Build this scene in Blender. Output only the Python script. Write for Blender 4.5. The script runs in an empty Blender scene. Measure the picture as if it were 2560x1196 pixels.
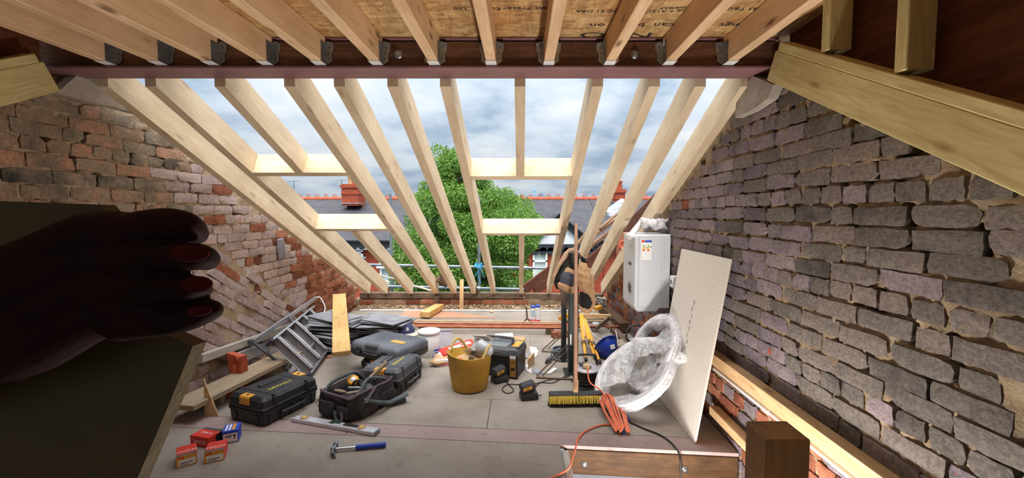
import bpy, bmesh, math, random
import numpy as np
from mathutils import Vector, Matrix, Quaternion

# ------------------------------------------------------------------ camera, sky, exposure
SC = bpy.context.scene
COL = SC.collection
FPX = 1050.0                      # focal length in pixels of the 2560 px wide frame
PITCH = math.radians(3.4)
CAM = Vector((0.0, 0.0, 1.38))
cam_d = bpy.data.cameras.new('camera')
cam_d.sensor_width = 36.0
cam_d.lens = FPX / 2560 * 36.0
cam_d.shift_x = -22 / 2560.0
cam_d.clip_start = 0.01
cam_d.clip_end = 2000
cam = bpy.data.objects.new('camera', cam_d)
COL.objects.link(cam)
cam.location = CAM
cam.rotation_euler = (math.radians(90) - PITCH, 0, 0)
SC.camera = cam

SC.view_settings.view_transform = 'Standard'
SC.view_settings.look = 'None'
SC.view_settings.gamma = 1.0
SC.view_settings.exposure = 0.95
SC.view_settings.use_curve_mapping = False

def lin(c):
    r = []
    for v in c[:3]:
        v = v / 255.0
        r.append(v / 12.92 if v <= 0.04045 else ((v + 0.055) / 1.055) ** 2.4)
    return (r[0], r[1], r[2], 1.0)

world = bpy.data.worlds.new('overcast_sky')
SC.world = world
world.use_nodes = True
wn = world.node_tree.nodes; wl = world.node_tree.links
wn.clear()
w_out = wn.new('ShaderNodeOutputWorld'); w_bg = wn.new('ShaderNodeBackground')
w_tc = wn.new('ShaderNodeTexCoord'); w_sep = wn.new('ShaderNodeSeparateXYZ')
wl.new(w_tc.outputs['Generated'], w_sep.inputs[0])
# clouds flattened towards the horizon
w_div = wn.new('ShaderNodeMath'); w_div.operation = 'ADD'; w_div.inputs[1].default_value = 0.22
wl.new(w_sep.outputs['Z'], w_div.inputs[0])
w_px = wn.new('ShaderNodeMath'); w_px.operation = 'DIVIDE'
w_py = wn.new('ShaderNodeMath'); w_py.operation = 'DIVIDE'
wl.new(w_sep.outputs['X'], w_px.inputs[0]); wl.new(w_div.outputs[0], w_px.inputs[1])
wl.new(w_sep.outputs['Y'], w_py.inputs[0]); wl.new(w_div.outputs[0], w_py.inputs[1])
w_cmb = wn.new('ShaderNodeCombineXYZ')
wl.new(w_px.outputs[0], w_cmb.inputs[0]); wl.new(w_py.outputs[0], w_cmb.inputs[1])
w_n = wn.new('ShaderNodeTexNoise'); w_n.inputs['Scale'].default_value = 1.35
w_n.inputs['Detail'].default_value = 6.0; w_n.inputs['Roughness'].default_value = 0.55
wl.new(w_cmb.outputs[0], w_n.inputs['Vector'])
w_r = wn.new('ShaderNodeValToRGB')
w_r.color_ramp.elements[0].position = 0.38; w_r.color_ramp.elements[0].color = (0.40, 0.53, 0.70, 1)
w_r.color_ramp.elements[1].position = 0.66; w_r.color_ramp.elements[1].color = (1.0, 1.03, 1.06, 1)
e = w_r.color_ramp.elements.new(0.5); e.color = (0.72, 0.83, 0.95, 1)
wl.new(w_n.outputs['Fac'], w_r.inputs['Fac'])
# overcast luminance: brighter towards the zenith
w_cl = wn.new('ShaderNodeMath'); w_cl.operation = 'MAXIMUM'; w_cl.inputs[1].default_value = 0.0
wl.new(w_sep.outputs['Z'], w_cl.inputs[0])
w_m = wn.new('ShaderNodeMath'); w_m.operation = 'MULTIPLY_ADD'
w_m.inputs[1].default_value = 0.80; w_m.inputs[2].default_value = 0.34
wl.new(w_cl.outputs[0], w_m.inputs[0])
wl.new(w_r.outputs['Color'], w_bg.inputs['Color'])
wl.new(w_m.outputs[0], w_bg.inputs['Strength'])
wl.new(w_bg.outputs[0], w_out.inputs['Surface'])

# broad soft sun behind the cloud cover, high and a little behind the viewer
sun_d = bpy.data.lights.new('sun', 'SUN'); sun_d.energy = 3.5; sun_d.angle = math.radians(60); sun_d.color = (1.0, 0.96, 0.90)
sun = bpy.data.objects.new('sun', sun_d); COL.objects.link(sun)
sun.rotation_euler = Vector((0.0, 0.30, -0.94)).to_track_quat('-Z', 'Y').to_euler()

# ------------------------------------------------------------------ pixel -> place helpers
def ray(px, py):
    a = (px - 1302) / FPX; b = -(py - 598) / FPX
    return Vector((a, math.cos(PITCH) + b * math.sin(PITCH), -math.sin(PITCH) + b * math.cos(PITCH)))
def PZ(px, py, Z=0.0):
    d = ray(px, py); return CAM + d * ((Z - CAM.z) / d.z)
def PY(px, py, Y):
    d = ray(px, py); return CAM + d * (Y / d.y)
def PX(px, py, X):
    d = ray(px, py); return CAM + d * (X / d.x)

# ------------------------------------------------------------------ mesh helpers
class MB:
    def __init__(s): s.v = []; s.f = []; s.m = []; s.sm = []
    def add(s, vs, fs, m=0, sm=False, M=None):
        b = len(s.v)
        for p in vs:
            p = Vector(p)
            s.v.append(tuple(M @ p) if M is not None else tuple(p))
        for q in fs:
            s.f.append(tuple(b + i for i in q)); s.m.append(m); s.sm.append(sm)
        return s
    def box(s, c, d, ch=0.0, m=0, M=None):
        """box with centre c, size d, chamfered edges ch"""
        x, y, z = d[0] / 2, d[1] / 2, d[2] / 2
        T = Matrix.Translation(c)
        if M is not None: T = M @ T
        ch = min(ch, 0.45 * min(d))
        if ch <= 0:
            vs = [(i * x, j * y, k * z) for i in (-1, 1) for j in (-1, 1) for k in (-1, 1)]
            fs = [(0, 1, 3, 2), (4, 6, 7, 5), (0, 4, 5, 1), (2, 3, 7, 6), (0, 2, 6, 4), (1, 5, 7, 3)]
            return s.add(vs, fs, m, False, T)
        vs = []; idx = {}
        for i in (-1, 1):
            for j in (-1, 1):
                for k in (-1, 1):
                    for ax in range(3):
                        p = [i * (x - ch), j * (y - ch), k * (z - ch)]
                        p[ax] = (i * x, j * y, k * z)[ax]
                        idx[(i, j, k, ax)] = len(vs); vs.append(p)
        fs = []
        def q(a, b, c_, d_): fs.append((a, b, c_, d_))
        for sg in (-1, 1):
            for ax in range(3):
                o1, o2 = [(1, 2), (2, 0), (0, 1)][ax]
                ring = []
                for u, w in ((-1, -1), (1, -1), (1, 1), (-1, 1)):
                    t = [0, 0, 0]; t[ax] = sg; t[o1] = u; t[o2] = w
                    ring.append(idx[(t[0], t[1], t[2], ax)])
                fs.append(tuple(ring if sg > 0 else ring[::-1]))
        for ax in range(3):
            o1, o2 = [(1, 2), (2, 0), (0, 1)][ax]
            for u in (-1, 1):
                for w in (-1, 1):
                    r = []
                    for t_ in (-1, 1):
                        t = [0, 0, 0]; t[ax] = t_; t[o1] = u; t[o2] = w
                        r.append((idx[(t[0], t[1], t[2], o1)], idx[(t[0], t[1], t[2], o2)]))
                    qd = (r[0][0], r[1][0], r[1][1], r[0][1])
                    fs.append(qd if u * w < 0 else qd[::-1])
        for i in (-1, 1):
            for j in (-1, 1):
                for k in (-1, 1):
                    t = (idx[(i, j, k, 0)], idx[(i, j, k, 1)], idx[(i, j, k, 2)])
                    fs.append(t if i * j * k > 0 else t[::-1])
        return s.add(vs, fs, m, False, T)
    def tube(s, pts, r, n=8, m=0, sm=True, cap=True, M=None):
        pts = [Vector(p) for p in pts]
        rs = r if isinstance(r, (list, tuple)) else [r] * len(pts)
        vs = []; fs = []
        up = Vector((0, 0, 1)); prev = None
        for i, p in enumerate(pts):
            d = (pts[min(i + 1, len(pts) - 1)] - pts[max(i - 1, 0)])
            d = d.normalized() if d.length > 1e-9 else Vector((0, 0, 1))
            if prev is None:
                a = up if abs(d.z) < 0.9 else Vector((1, 0, 0))
                u = d.cross(a).normalized()
            else:
                u = prev - d * prev.dot(d)
                u = u.normalized() if u.length > 1e-6 else d.orthogonal().normalized()
            prev = u
            w = d.cross(u)
            for k in range(n):
                t = 2 * math.pi * k / n
                vs.append(p + (u * math.cos(t) + w * math.sin(t)) * rs[i])
        for i in range(len(pts) - 1):
            for k in range(n):
                a = i * n + k; b = i * n + (k + 1) % n
                fs.append((a, b, b + n, a + n))
        s.add(vs, fs, m, sm, M)
        if cap:
            L = (len(pts) - 1) * n
            s.add(vs[:n], [tuple(range(n))[::-1]], m, False, M)
            s.add(vs[L:], [tuple(range(n))], m, False, M)
        return s
    def lathe(s, prof, n=24, m=0, sm=True, M=None, c=(0, 0, 0)):
        vs = []; fs = []
        for r, z in prof:
            for k in range(n):
                t = 2 * math.pi * k / n
                vs.append((c[0] + r * math.cos(t), c[1] + r * math.sin(t), c[2] + z))
        for i in range(len(prof) - 1):
            for k in range(n):
                a = i * n + k; b = i * n + (k + 1) % n
                fs.append((a, b, b + n, a + n))
        s.add(vs, fs, m, sm, M)
        for i, rev in ((0, True), (len(prof) - 1, False)):
            if prof[i][0] > 1e-5:
                ring = [vs[i * n + k] for k in range(n)]
                s.add(ring, [tuple(range(n))[::-1] if rev else tuple(range(n))], m, False, M)
        return s
    def prism(s, poly, z0, z1, m=0, M=None):
        n = len(poly)
        vs = [(p[0], p[1], z0) for p in poly] + [(p[0], p[1], z1) for p in poly]
        fs = [tuple(range(n))[::-1], tuple(range(n, 2 * n))]
        fs += [(i, (i + 1) % n, (i + 1) % n + n, i + n) for i in range(n)]
        return s.add(vs, fs, m, False, M)
    def ball(s, c, r, nu=12, nv=8, m=0, M=None):
        rx, ry, rz = r if isinstance(r, (tuple, list)) else (r, r, r)
        vs = [(c[0], c[1], c[2] - rz)]
        for j in range(1, nv):
            t = math.pi * j / nv - math.pi / 2
            for k in range(nu):
                a = 2 * math.pi * k / nu
                vs.append((c[0] + rx * math.cos(t) * math.cos(a), c[1] + ry * math.cos(t) * math.sin(a), c[2] + rz * math.sin(t)))
        vs.append((c[0], c[1], c[2] + rz)); top = len(vs) - 1
        fs = []
        for k in range(nu):
            fs.append((0, 1 + (k + 1) % nu, 1 + k))
            fs.append((top, top - nu + k, top - nu + (k + 1) % nu))
        for j in range(nv - 2):
            for k in range(nu):
                a = 1 + j * nu + k; b = 1 + j * nu + (k + 1) % nu
                fs.append((a, b, b + nu, a + nu))
        return s.add(vs, fs, m, True, M)
    def mesh(s, name, mats):
        me = bpy.data.meshes.new(name)
        me.from_pydata(s.v, [], s.f)
        for mt in (mats if isinstance(mats, (list, tuple)) else [mats]): me.materials.append(mt)
        me.polygons.foreach_set('material_index', s.m)
        me.polygons.foreach_set('use_smooth', s.sm)
        me.update()
        return me

def link(name, data, parent=None, M=None):
    o = bpy.data.objects.new(name, data)
    COL.objects.link(o)
    if parent is not None: o.parent = parent
    if M is not None: o.matrix_local = M
    return o
def obj(name, mb, mats, parent=None, M=None):
    return link(name, mb.mesh(name, mats), parent, M)
def tag(o, label=None, cat=None, group=None, kind=None):
    if label: o['label'] = label
    if cat: o['category'] = cat
    if group: o['group'] = group
    if kind: o['kind'] = kind
    return o
def thing(name, label, cat, loc=(0, 0, 0), rz=0.0, group=None):
    o = link(name, None); o.empty_display_size = 0.05
    o.location = loc; o.rotation_euler = (0, 0, rz)
    return tag(o, label, cat, group)
def frame(p0, x, up=(0, 0, 1)):
    """matrix with origin p0, local X along x, local Z as near to up as can be"""
    x = Vector(x).normalized(); up = Vector(up)
    y = up.cross(x)
    if y.length < 1e-6: y = Vector((0, 1, 0)).cross(x)
    y.normalize(); z = x.cross(y)
    M = Matrix((x, y, z)).transposed().to_4x4(); M.translation = Vector(p0)
    return M
def remesh_obj(name, mb, mat, parent=None, voxel=0.004, smooth=4, M=None, disp=None):
    """one continuous skin over overlapping solids"""
    tmp = obj('tmp', mb, mat)
    r = tmp.modifiers.new('r', 'REMESH'); r.mode = 'VOXEL'; r.voxel_size = voxel; r.use_smooth_shade = True
    sm = tmp.modifiers.new('s', 'SMOOTH'); sm.iterations = smooth; sm.factor = 0.5
    dg = bpy.context.evaluated_depsgraph_get(); dg.update()
    me = bpy.data.meshes.new_from_object(tmp.evaluated_get(dg))
    bpy.data.objects.remove(tmp)
    me.name = name
    if disp is not None:
        n = len(me.vertices); a = np.empty(n * 3); me.vertices.foreach_get('co', a); a = a.reshape(-1, 3)
        nn = np.empty(n * 3); me.vertices.foreach_get('normal', nn); nn = nn.reshape(-1, 3)
        a = a + nn * disp(a)[:, None]
        me.vertices.foreach_set('co', a.ravel()); me.update()
    if not me.materials: me.materials.append(mat)
    return link(name, me, parent, M)
def vnoise(a, f, seed=0):
    """cheap smooth pseudo noise, roughly -1..1"""
    rs = np.random.RandomState(seed); o = np.zeros(len(a))
    for k in range(5):
        d = rs.normal(size=3); d /= np.linalg.norm(d); ff = f * (0.6 + rs.rand() * 1.0)
        o += np.sin(a @ d * ff + rs.rand() * 7 + 1.3 * np.sin(a @ rs.normal(size=3) * f * 0.5))
    return o / 3.0

# ------------------------------------------------------------------ materials
def newmat(name):
    m = bpy.data.materials.new(name); m.use_nodes = True
    nt = m.node_tree; b = nt.nodes['Principled BSDF']
    return m, nt, nt.nodes, nt.links, b
def ramp(ns, stops):
    r = ns.new('ShaderNodeValToRGB'); el = r.color_ramp.elements
    el[0].position = stops[0][0]; el[0].color = lin(stops[0][1])
    el[1].position = stops[-1][0]; el[1].color = lin(stops[-1][1])
    for p, c in stops[1:-1]:
        e = el.new(p); e.color = lin(c)
    return r
def mixc(ns, ls, fac, a, b, mode='MIX'):
    n = ns.new('ShaderNodeMix'); n.data_type = 'RGBA'; n.blend_type = mode
    for i, v in ((0, fac), (6, a), (7, b)):
        if hasattr(v, 'is_linked'): ls.new(v, n.inputs[i])
        elif i == 0: n.inputs[0].default_value = v
        else: n.inputs[i].default_value = v
    return n.outputs[2]
def mathn(ns, ls, op, a, b=None, c=None):
    n = ns.new('ShaderNodeMath'); n.operation = op
    for i, v in enumerate((a, b, c)):
        if v is None: continue
        if hasattr(v, 'is_linked'): ls.new(v, n.inputs[i])
        else: n.inputs[i].default_value = v
    return n.outputs[0]
def coords(ns, ls, scale=(1, 1, 1), rnd=True):
    tc = ns.new('ShaderNodeTexCoord'); v = tc.outputs['Object']
    if rnd:
        oi = ns.new('ShaderNodeObjectInfo')
        sc = ns.new('ShaderNodeVectorMath'); sc.operation = 'SCALE'; sc.inputs[0].default_value = (37.1, 11.3, 23.7)
        ls.new(oi.outputs['Random'], sc.inputs['Scale'])
        ad = ns.new('ShaderNodeVectorMath'); ad.operation = 'ADD'
        ls.new(v, ad.inputs[0]); ls.new(sc.outputs[0], ad.inputs[1]); v = ad.outputs[0]
    mp = ns.new('ShaderNodeMapping'); mp.inputs['Scale'].default_value = scale
    ls.new(v, mp.inputs['Vector'])
    return mp.outputs[0]
def noise(ns, ls, v, scale, detail=4, rough=0.55, dist=0.0):
    n = ns.new('ShaderNodeTexNoise'); n.inputs['Scale'].default_value = scale
    n.inputs['Detail'].default_value = detail; n.inputs['Roughness'].default_value = rough
    n.inputs['Distortion'].default_value = dist
    ls.new(v, n.inputs['Vector']); return n.outputs['Fac']
def bumpn(ns, ls, b, h, strength=0.3, dist=0.01):
    bp = ns.new('ShaderNodeBump'); bp.inputs['Strength'].default_value = strength; bp.inputs['Distance'].default_value = dist
    ls.new(h, bp.inputs['Height']); ls.new(bp.outputs[0], b.inputs['Normal'])
def plain(name, c1, c2=None, scale=20, rough=0.6, metal=0.0, bump=0.0, bdist=0.003, spec=0.5):
    m, nt, ns, ls, b = newmat(name)
    b.inputs['Roughness'].default_value = rough; b.inputs['Metallic'].default_value = metal
    b.inputs['Specular IOR Level'].default_value = spec
    v = coords(ns, ls)
    n = noise(ns, ls, v, scale, 5)
    r = ramp(ns, [(0.32, c1), (0.68, c2 or tuple(min(255, x * 1.08) for x in c1))])
    ls.new(n, r.inputs['Fac']); ls.new(r.outputs[0], b.inputs['Base Color'])
    if bump: bumpn(ns, ls, b, noise(ns, ls, v, scale * 3, 4), bump, bdist)
    return m
def wood(name, light, dark, knot=(110, 70, 40), grain=1.0, rough=0.65, knots=0.5, dirt=None):
    """sawn timber, grain along the object's local X"""
    m, nt, ns, ls, b = newmat(name)
    b.inputs['Roughness'].default_value = rough; b.inputs['Specular IOR Level'].default_value = 0.25
    v = coords(ns, ls, (0.9, 9, 9))
    g = noise(ns, ls, v, 5.0 * grain, 5, 0.6, 1.2)
    r = ramp(ns, [(0.28, dark), (0.62, light)])
    ls.new(g, r.inputs['Fac']); col = r.outputs[0]
    v2 = coords(ns, ls, (2.2, 7, 7))
    vo = ns.new('ShaderNodeTexVoronoi'); vo.inputs['Scale'].default_value = 1.7
    ls.new(v2, vo.inputs['Vector'])
    kr = ns.new('ShaderNodeMapRange'); kr.inputs[1].default_value = 0.06; kr.inputs[2].default_value = 0.20
    kr.inputs[3].default_value = knots; kr.inputs[4].default_value = 0.0
    ls.new(vo.outputs['Distance'], kr.inputs[0])
    col = mixc(ns, ls, kr.outputs[0], col, lin(knot))
    n2 = noise(ns, ls, coords(ns, ls, (1, 2.2, 2.2)), 2.3, 4)
    r2 = ramp(ns, [(0.35, (232, 228, 224)), (0.65, (255, 255, 255))])
    ls.new(n2, r2.inputs['Fac'])
    col = mixc(ns, ls, 1.0, col, r2.outputs[0], 'MULTIPLY')
    if dirt:
        n3 = noise(ns, ls, coords(ns, ls, (1, 1.5, 1.5)), 5, 6, 0.7)
        mr = ns.new('ShaderNodeMapRange'); mr.inputs[1].default_value = 0.45; mr.inputs[2].default_value = 0.75
        ls.new(n3, mr.inputs[0])
        col = mixc(ns, ls, mr.outputs[0], col, lin(dirt))
    ls.new(col, b.inputs['Base Color'])
    bumpn(ns, ls, b, g, 0.12, 0.002)
    return m
def brickmat(name, stops, patch=None, patch_at=0.66, rough=0.9, island=False, soot=None):
    m, nt, ns, ls, b = newmat(name)
    b.inputs['Roughness'].default_value = rough; b.inputs['Specular IOR Level'].default_value = 0.15
    oi = ns.new('ShaderNodeObjectInfo'); rnd = oi.outputs['Random']
    if island:
        ge = ns.new('ShaderNodeNewGeometry'); rnd = ge.outputs['Random Per Island']
    ge2 = ns.new('ShaderNodeNewGeometry')
    mp = ns.new('ShaderNodeMapping'); ls.new(ge2.outputs['Position'], mp.inputs['Vector'])
    v = mp.outputs[0]
    n = noise(ns, ls, v, 9, 6, 0.65)
    f = mathn(ns, ls, 'MULTIPLY_ADD', n, 0.9, mathn(ns, ls, 'MULTIPLY_ADD', rnd, 0.5, -0.2))
    r = ramp(ns, stops); ls.new(f, r.inputs['Fac']); col = r.outputs[0]
    if soot:
        n4 = noise(ns, ls, v, 3.5, 4)
        mr4 = ns.new('ShaderNodeMapRange'); mr4.inputs[1].default_value = 0.48; mr4.inputs[2].default_value = 0.68
        ls.new(n4, mr4.inputs[0]); col = mixc(ns, ls, mr4.outputs[0], col, lin(soot))
    if patch:
        n3 = noise(ns, ls, v, 14, 3, 0.6)
        mr = ns.new('ShaderNodeMapRange'); mr.inputs[1].default_value = patch_at; mr.inputs[2].default_value = patch_at + 0.03
        ls.new(n3, mr.inputs[0]); col = mixc(ns, ls, mr.outputs[0], col, lin(patch))
    n5 = noise(ns, ls, v, 70, 4, 0.7)
    r5 = ramp(ns, [(0.25, (150, 146, 142)), (0.6, (255, 255, 255))]); ls.new(n5, r5.inputs['Fac'])
    col = mixc(ns, ls, 0.8, col, r5.outputs[0], 'MULTIPLY')
    ls.new(col, b.inputs['Base Color'])
    bumpn(ns, ls, b, noise(ns, ls, v, 55, 6, 0.7), 0.7, 0.008)
    return m

M_PINE = wood('new_pine', (233, 214, 184), (219, 195, 160), knots=0.38)
M_JOIST = wood('joist_pine', (238, 204, 164), (220, 180, 138), knots=0.85)
M_TREAT = wood('treated_pine', (218, 202, 146), (188, 168, 112), knots=0.5)
M_OLDWOOD = wood('weathered_oak', (128, 108, 92), (84, 68, 56), knots=0.3, dirt=(70, 60, 52))
M_OLDDARK = wood('old_dark_timber', (104, 80, 62), (66, 48, 38), knots=0.3)
M_SCAFBOARD = wood('scaffold_board_wood', (176, 158, 132), (148, 130, 106), knots=0.25, dirt=(150, 140, 128))
M_PACKER = wood('beam_packer_wood', (132, 96, 74), (98, 66, 50), knots=0.2, dirt=(74, 54, 46))
M_BATTEN = wood('batten_pine', (226, 192, 148), (196, 156, 110), knots=0.6)
M_GREYWOOD = wood('whitewashed_timber', (196, 192, 184), (168, 164, 156), knots=0.1)
M_PLY = wood('plywood_cheek', (120, 72, 48), (84, 46, 30), grain=0.6, knots=0.15, dirt=(70, 36, 26))
M_OXIDE = plain('red_oxide_primer', (122, 84, 88), (142, 100, 102), 6, 0.5, bump=0.1)
M_GALV = plain('galvanised_steel', (150, 156, 158), (186, 190, 192), 14, 0.38, 0.9)
M_SCAFF = plain('scaffold_tube_steel', (112, 120, 128), (142, 150, 158), 9, 0.5, 0.6)
M_ALU = plain('aluminium', (190, 192, 198), (216, 218, 222), 10, 0.35, 0.85)
M_ALUD = plain('dull_aluminium', (132, 130, 134), (158, 156, 160), 10, 0.5, 0.6)
M_STEEL = plain('bare_steel', (120, 122, 128), (160, 162, 168), 12, 0.35, 0.9)
M_RUST = plain('rusty_steel', (92, 70, 58), (120, 92, 76), 22, 0.8, 0.3, 0.2)
M_COPPER = plain('copper_pipe', (176, 104, 76), (140, 80, 58), 9, 0.4, 0.8)
M_BLACK = plain('black_plastic', (34, 35, 38), (48, 49, 53), 16, 0.5, bump=0.1)
M_BLACKD = plain('dusty_black_plastic', (64, 66, 72), (92, 94, 100), 7, 0.6, bump=0.1)
M_ORANGE = plain('orange_latch_plastic', (216, 150, 46), (232, 172, 70), 9, 0.5)
M_YELLOW = plain('yellow_paint', (232, 172, 48), (216, 150, 40), 8, 0.5)
M_WHITE = plain('white_enamel', (204, 207, 212), (212, 215, 220), 4, 0.35)
M_WHITEP = plain('white_plastic', (226, 226, 226), (238, 238, 238), 6, 0.45)
M_RED = plain('red_card', (206, 48, 36), (222, 62, 46), 8, 0.55)
M_BLUE = plain('blue_plastic', (28, 58, 166), (38, 72, 190), 7, 0.4)
M_BLUEC = plain('blue_card', (40, 70, 190), (52, 84, 204), 8, 0.55)
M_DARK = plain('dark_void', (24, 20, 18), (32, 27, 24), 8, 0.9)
M_PAPER = plain('paper', (232, 232, 230), (242, 242, 240), 6, 0.8)
M_KRAFT = plain('brown_paper', (186, 152, 112), (206, 172, 130), 10, 0.8, bump=0.3)
M_TERRA = plain('terracotta', (196, 96, 62), (160, 72, 50), 9, 0.85, bump=0.4)
M_RUBBER = plain('black_rubber', (22, 22, 24), (30, 30, 32), 20, 0.6)
M_SLATE = plain('slate', (122, 124, 132), (156, 158, 165), 9, 0.6, bump=0.35)
M_INK = plain('printed_ink', (26, 22, 20), (38, 33, 30), 30, 0.8)
M_GREENST = plain('green_black_paint', (26, 33, 31), (36, 44, 41), 12, 0.6, bump=0.1)
M_CONC = plain('concrete_padstone', (150, 140, 128), (182, 172, 158), 12, 0.9, bump=0.6, bdist=0.006)
M_GLASSY = plain('window_pane_reflecting', (150, 166, 178), (176, 190, 200), 2.0, 0.08)
# ------------------------------------------------------------------ the loft's shell
R = random.Random(7)
XR, XL = 1.27, -2.42              # faces of the party walls
TA = math.tan(math.radians(26))   # front roof pitch
def zroof(Y): return 2.06 - TA * (Y - 2.285)          # underside of the front rafters
def zrear(Y, side): return (0.855 if side > 0 else 0.803) + 0.563 * Y   # underside of the rear rafters
ZC = 2.25                          # underside of the roof deck

def local_obj(name, mb, mat, M, parent=None):
    Mi = M.inverted()
    mb.v = [tuple(Mi @ Vector(p)) for p in mb.v]
    o = obj(name, mb, mat); o.matrix_world = M
    if parent is not None:
        o.parent = parent; o.matrix_parent_inverse = Matrix()
        o.matrix_local = parent.matrix_basis.inverted() @ M
    return o
def timber(name, p0, p1, w, h, mat, label=None, cat=None, up=(0, 0, 1), group=None, parent=None, ch=0.003, kind=None):
    p0 = Vector(p0); p1 = Vector(p1); L = (p1 - p0).length
    M = frame(p0, p1 - p0, up)
    mb = MB().box((L / 2, 0, 0), (L, w, h), ch)
    o = obj(name, mb, mat)
    if parent is not None:
        o.parent = parent; o.matrix_local = parent.matrix_basis.inverted() @ M
    else: o.matrix_world = M
    return tag(o, label, cat, group, kind)
def text(body, size, M, mat, parent=None, name='lettering', ext=0.0004, align='CENTER', sx=1.0):
    c = bpy.data.curves.new('t', 'FONT'); c.body = body; c.size = size; c.extrude = ext
    c.align_x = align; c.align_y = 'CENTER'; c.resolution_u = 2
    t = bpy.data.objects.new('t', c); COL.objects.link(t)
    dg = bpy.context.evaluated_depsgraph_get(); dg.update()
    me = bpy.data.meshes.new_from_object(t.evaluated_get(dg)); bpy.data.objects.remove(t)
    me.materials.clear(); me.materials.append(mat); me.name = name
    if sx != 1.0: me.transform(Matrix.Diagonal((sx, 1, 1, 1)))
    return link(name, me, parent, M)
def rot(rx=0, ry=0, rz=0): return Matrix.Rotation(rz, 4, 'Z') @ Matrix.Rotation(ry, 4, 'Y') @ Matrix.Rotation(rx, 4, 'X')
def at(x, y, z, rx=0, ry=0, rz=0): return Matrix.Translation((x, y, z)) @ rot(rx, ry, rz)

# ---- floor of chipboard sheets, laid a little askew, with the stair opening at the near right
def chipboard(name, c1, c2, c3):
    m, nt, ns, ls, b = newmat(name)
    b.inputs['Roughness'].default_value = 0.75; b.inputs['Specular IOR Level'].default_value = 0.3
    ge = ns.new('ShaderNodeNewGeometry'); v = ge.outputs['Position']
    n = noise(ns, ls, v, 2.6, 6, 0.6)
    r = ramp(ns, [(0.3, c1), (0.52, c2), (0.75, c3)]); ls.new(n, r.inputs['Fac'])
    n2 = noise(ns, ls, v, 130, 3, 0.7)
    r2 = ramp(ns, [(0.25, (190, 184, 178)), (0.6, (255, 255, 255))]); ls.new(n2, r2.inputs['Fac'])
    n3 = noise(ns, ls, v, 11, 5, 0.75)
    r3 = ramp(ns, [(0.28, (176, 168, 160)), (0.42, (255, 255, 255))]); ls.new(n3, r3.inputs['Fac'])
    c = mixc(ns, ls, 0.6, r.outputs[0], r2.outputs[0], 'MULTIPLY')
    c = mixc(ns, ls, 0.6, c, r3.outputs[0], 'MULTIPLY')
    ls.new(c, b.inputs['Base Color'])
    bumpn(ns, ls, b, n2, 0.15, 0.002)
    return m
M_CHIP = chipboard('dusty_chipboard', (142, 132, 122), (158, 149, 139), (168, 160, 151))
M_CHIPP = chipboard('pinkish_chipboard', (150, 130, 128), (164, 144, 142), (172, 154, 150))
def fy(X, v): return 2.61 - 0.0872 * X + v
def quad_prism(x0, x1, v0, v1, z0, z1, g=0.0025):
    x0 += g; x1 -= g; v0 += g; v1 -= g
    p = [(x0, fy(x0, v0)), (x1, fy(x1, v0)), (x1, fy(x1, v1)), (x0, fy(x0, v1))]
    return MB().prism(p, z0, z1)
floor = MB()
floor.prism([(-2.44, 6.1), (-2.44, -1.2), (0.22, -1.2), (0.22, 2.45), (1.28, 2.37), (1.28, 6.1)][::1], -0.03, -0.0215)
floor = tag(obj('floor', floor, M_DARK), kind='structure')
rows = [(-0.155, 0.0, (-2.41, -1.1, 1.262), M_CHIPP), (0.0, 0.43, (-2.41, -0.22, 1.262), M_CHIP), (0.43, 1.03, (-2.41, 0.55, 1.262), M_CHIP),
        (1.03, 1.63, (-2.41, -1.0, 1.262), M_CHIP), (1.63, 2.23, (-2.41, 0.1, 1.262), M_CHIP), (2.23, 2.83, (-2.41, -0.6, 1.262), M_CHIP), (2.83, 3.34, (-2.41, 0.5, 1.262), M_CHIP)]
for v0, v1, xs, mt in rows:
    for a, b_ in zip(xs[:-1], xs[1:]):
        dz = R.uniform(-0.001, 0.0)
        obj('chipboard_sheet', quad_prism(a, b_, v0, v1, -0.021, dz, 0.0008 if v0 > 0.1 else 0.0022), mt, floor)
q = MB().prism([(-2.41, -1.2), (0.235, -1.2), (0.235, fy(0.235, -0.158)), (-2.41, fy(-2.41, -0.158))], -0.021, -0.0005)
obj('chipboard_sheet', q, M_CHIP, floor)
# lower storey seen down the stair opening
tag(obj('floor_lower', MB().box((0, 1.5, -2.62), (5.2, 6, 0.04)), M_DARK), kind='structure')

# ---- brick walls
def brick_variant(L, H, seed, D=0.05, rough=1.0):
    r = random.Random(seed); nx, nz = 6, 4
    mb = MB(); vs = []
    for j in range(nz):
        for i in range(nx):
            x = -L / 2 + L * i / (nx - 1); z = -H / 2 + H * j / (nz - 1)
            edge = (i in (0, nx - 1)) + (j in (0, nz - 1))
            y = r.uniform(-0.003, 0.003) * rough
            if edge: x += r.uniform(-0.003, 0.003) * rough; z += r.uniform(-0.003, 0.003) * rough; y += 0.0012 * rough
            if edge == 2:
                c = (r.uniform(0, 0.003) if r.random() < 0.82 else r.uniform(0.006, 0.016)) * rough
                x -= math.copysign(c, x); z -= math.copysign(c * 0.6, z); y += c * 0.3
            vs.append((x, y, z))
    fs = [(j * nx + i, j * nx + i + 1, (j + 1) * nx + i + 1, (j + 1) * nx + i) for j in range(nz - 1) for i in range(nx - 1)]
    mb.add(vs, fs, 0, True)
    ring = list(range(nx)) + [k * nx + nx - 1 for k in range(1, nz)] + [(nz - 1) * nx + i for i in range(nx - 2, -1, -1)] + [k * nx for k in range(nz - 2, 0, -1)]
    n = len(ring)
    rv = [vs[i] for i in ring]; bk = [(p[0] * 0.97, D, p[2] * 0.97) for p in rv]
    mb.add(rv + bk, [(i, i + n, (i + 1) % n + n, (i + 1) % n) for i in range(n)], 0, False)
    return mb
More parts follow.
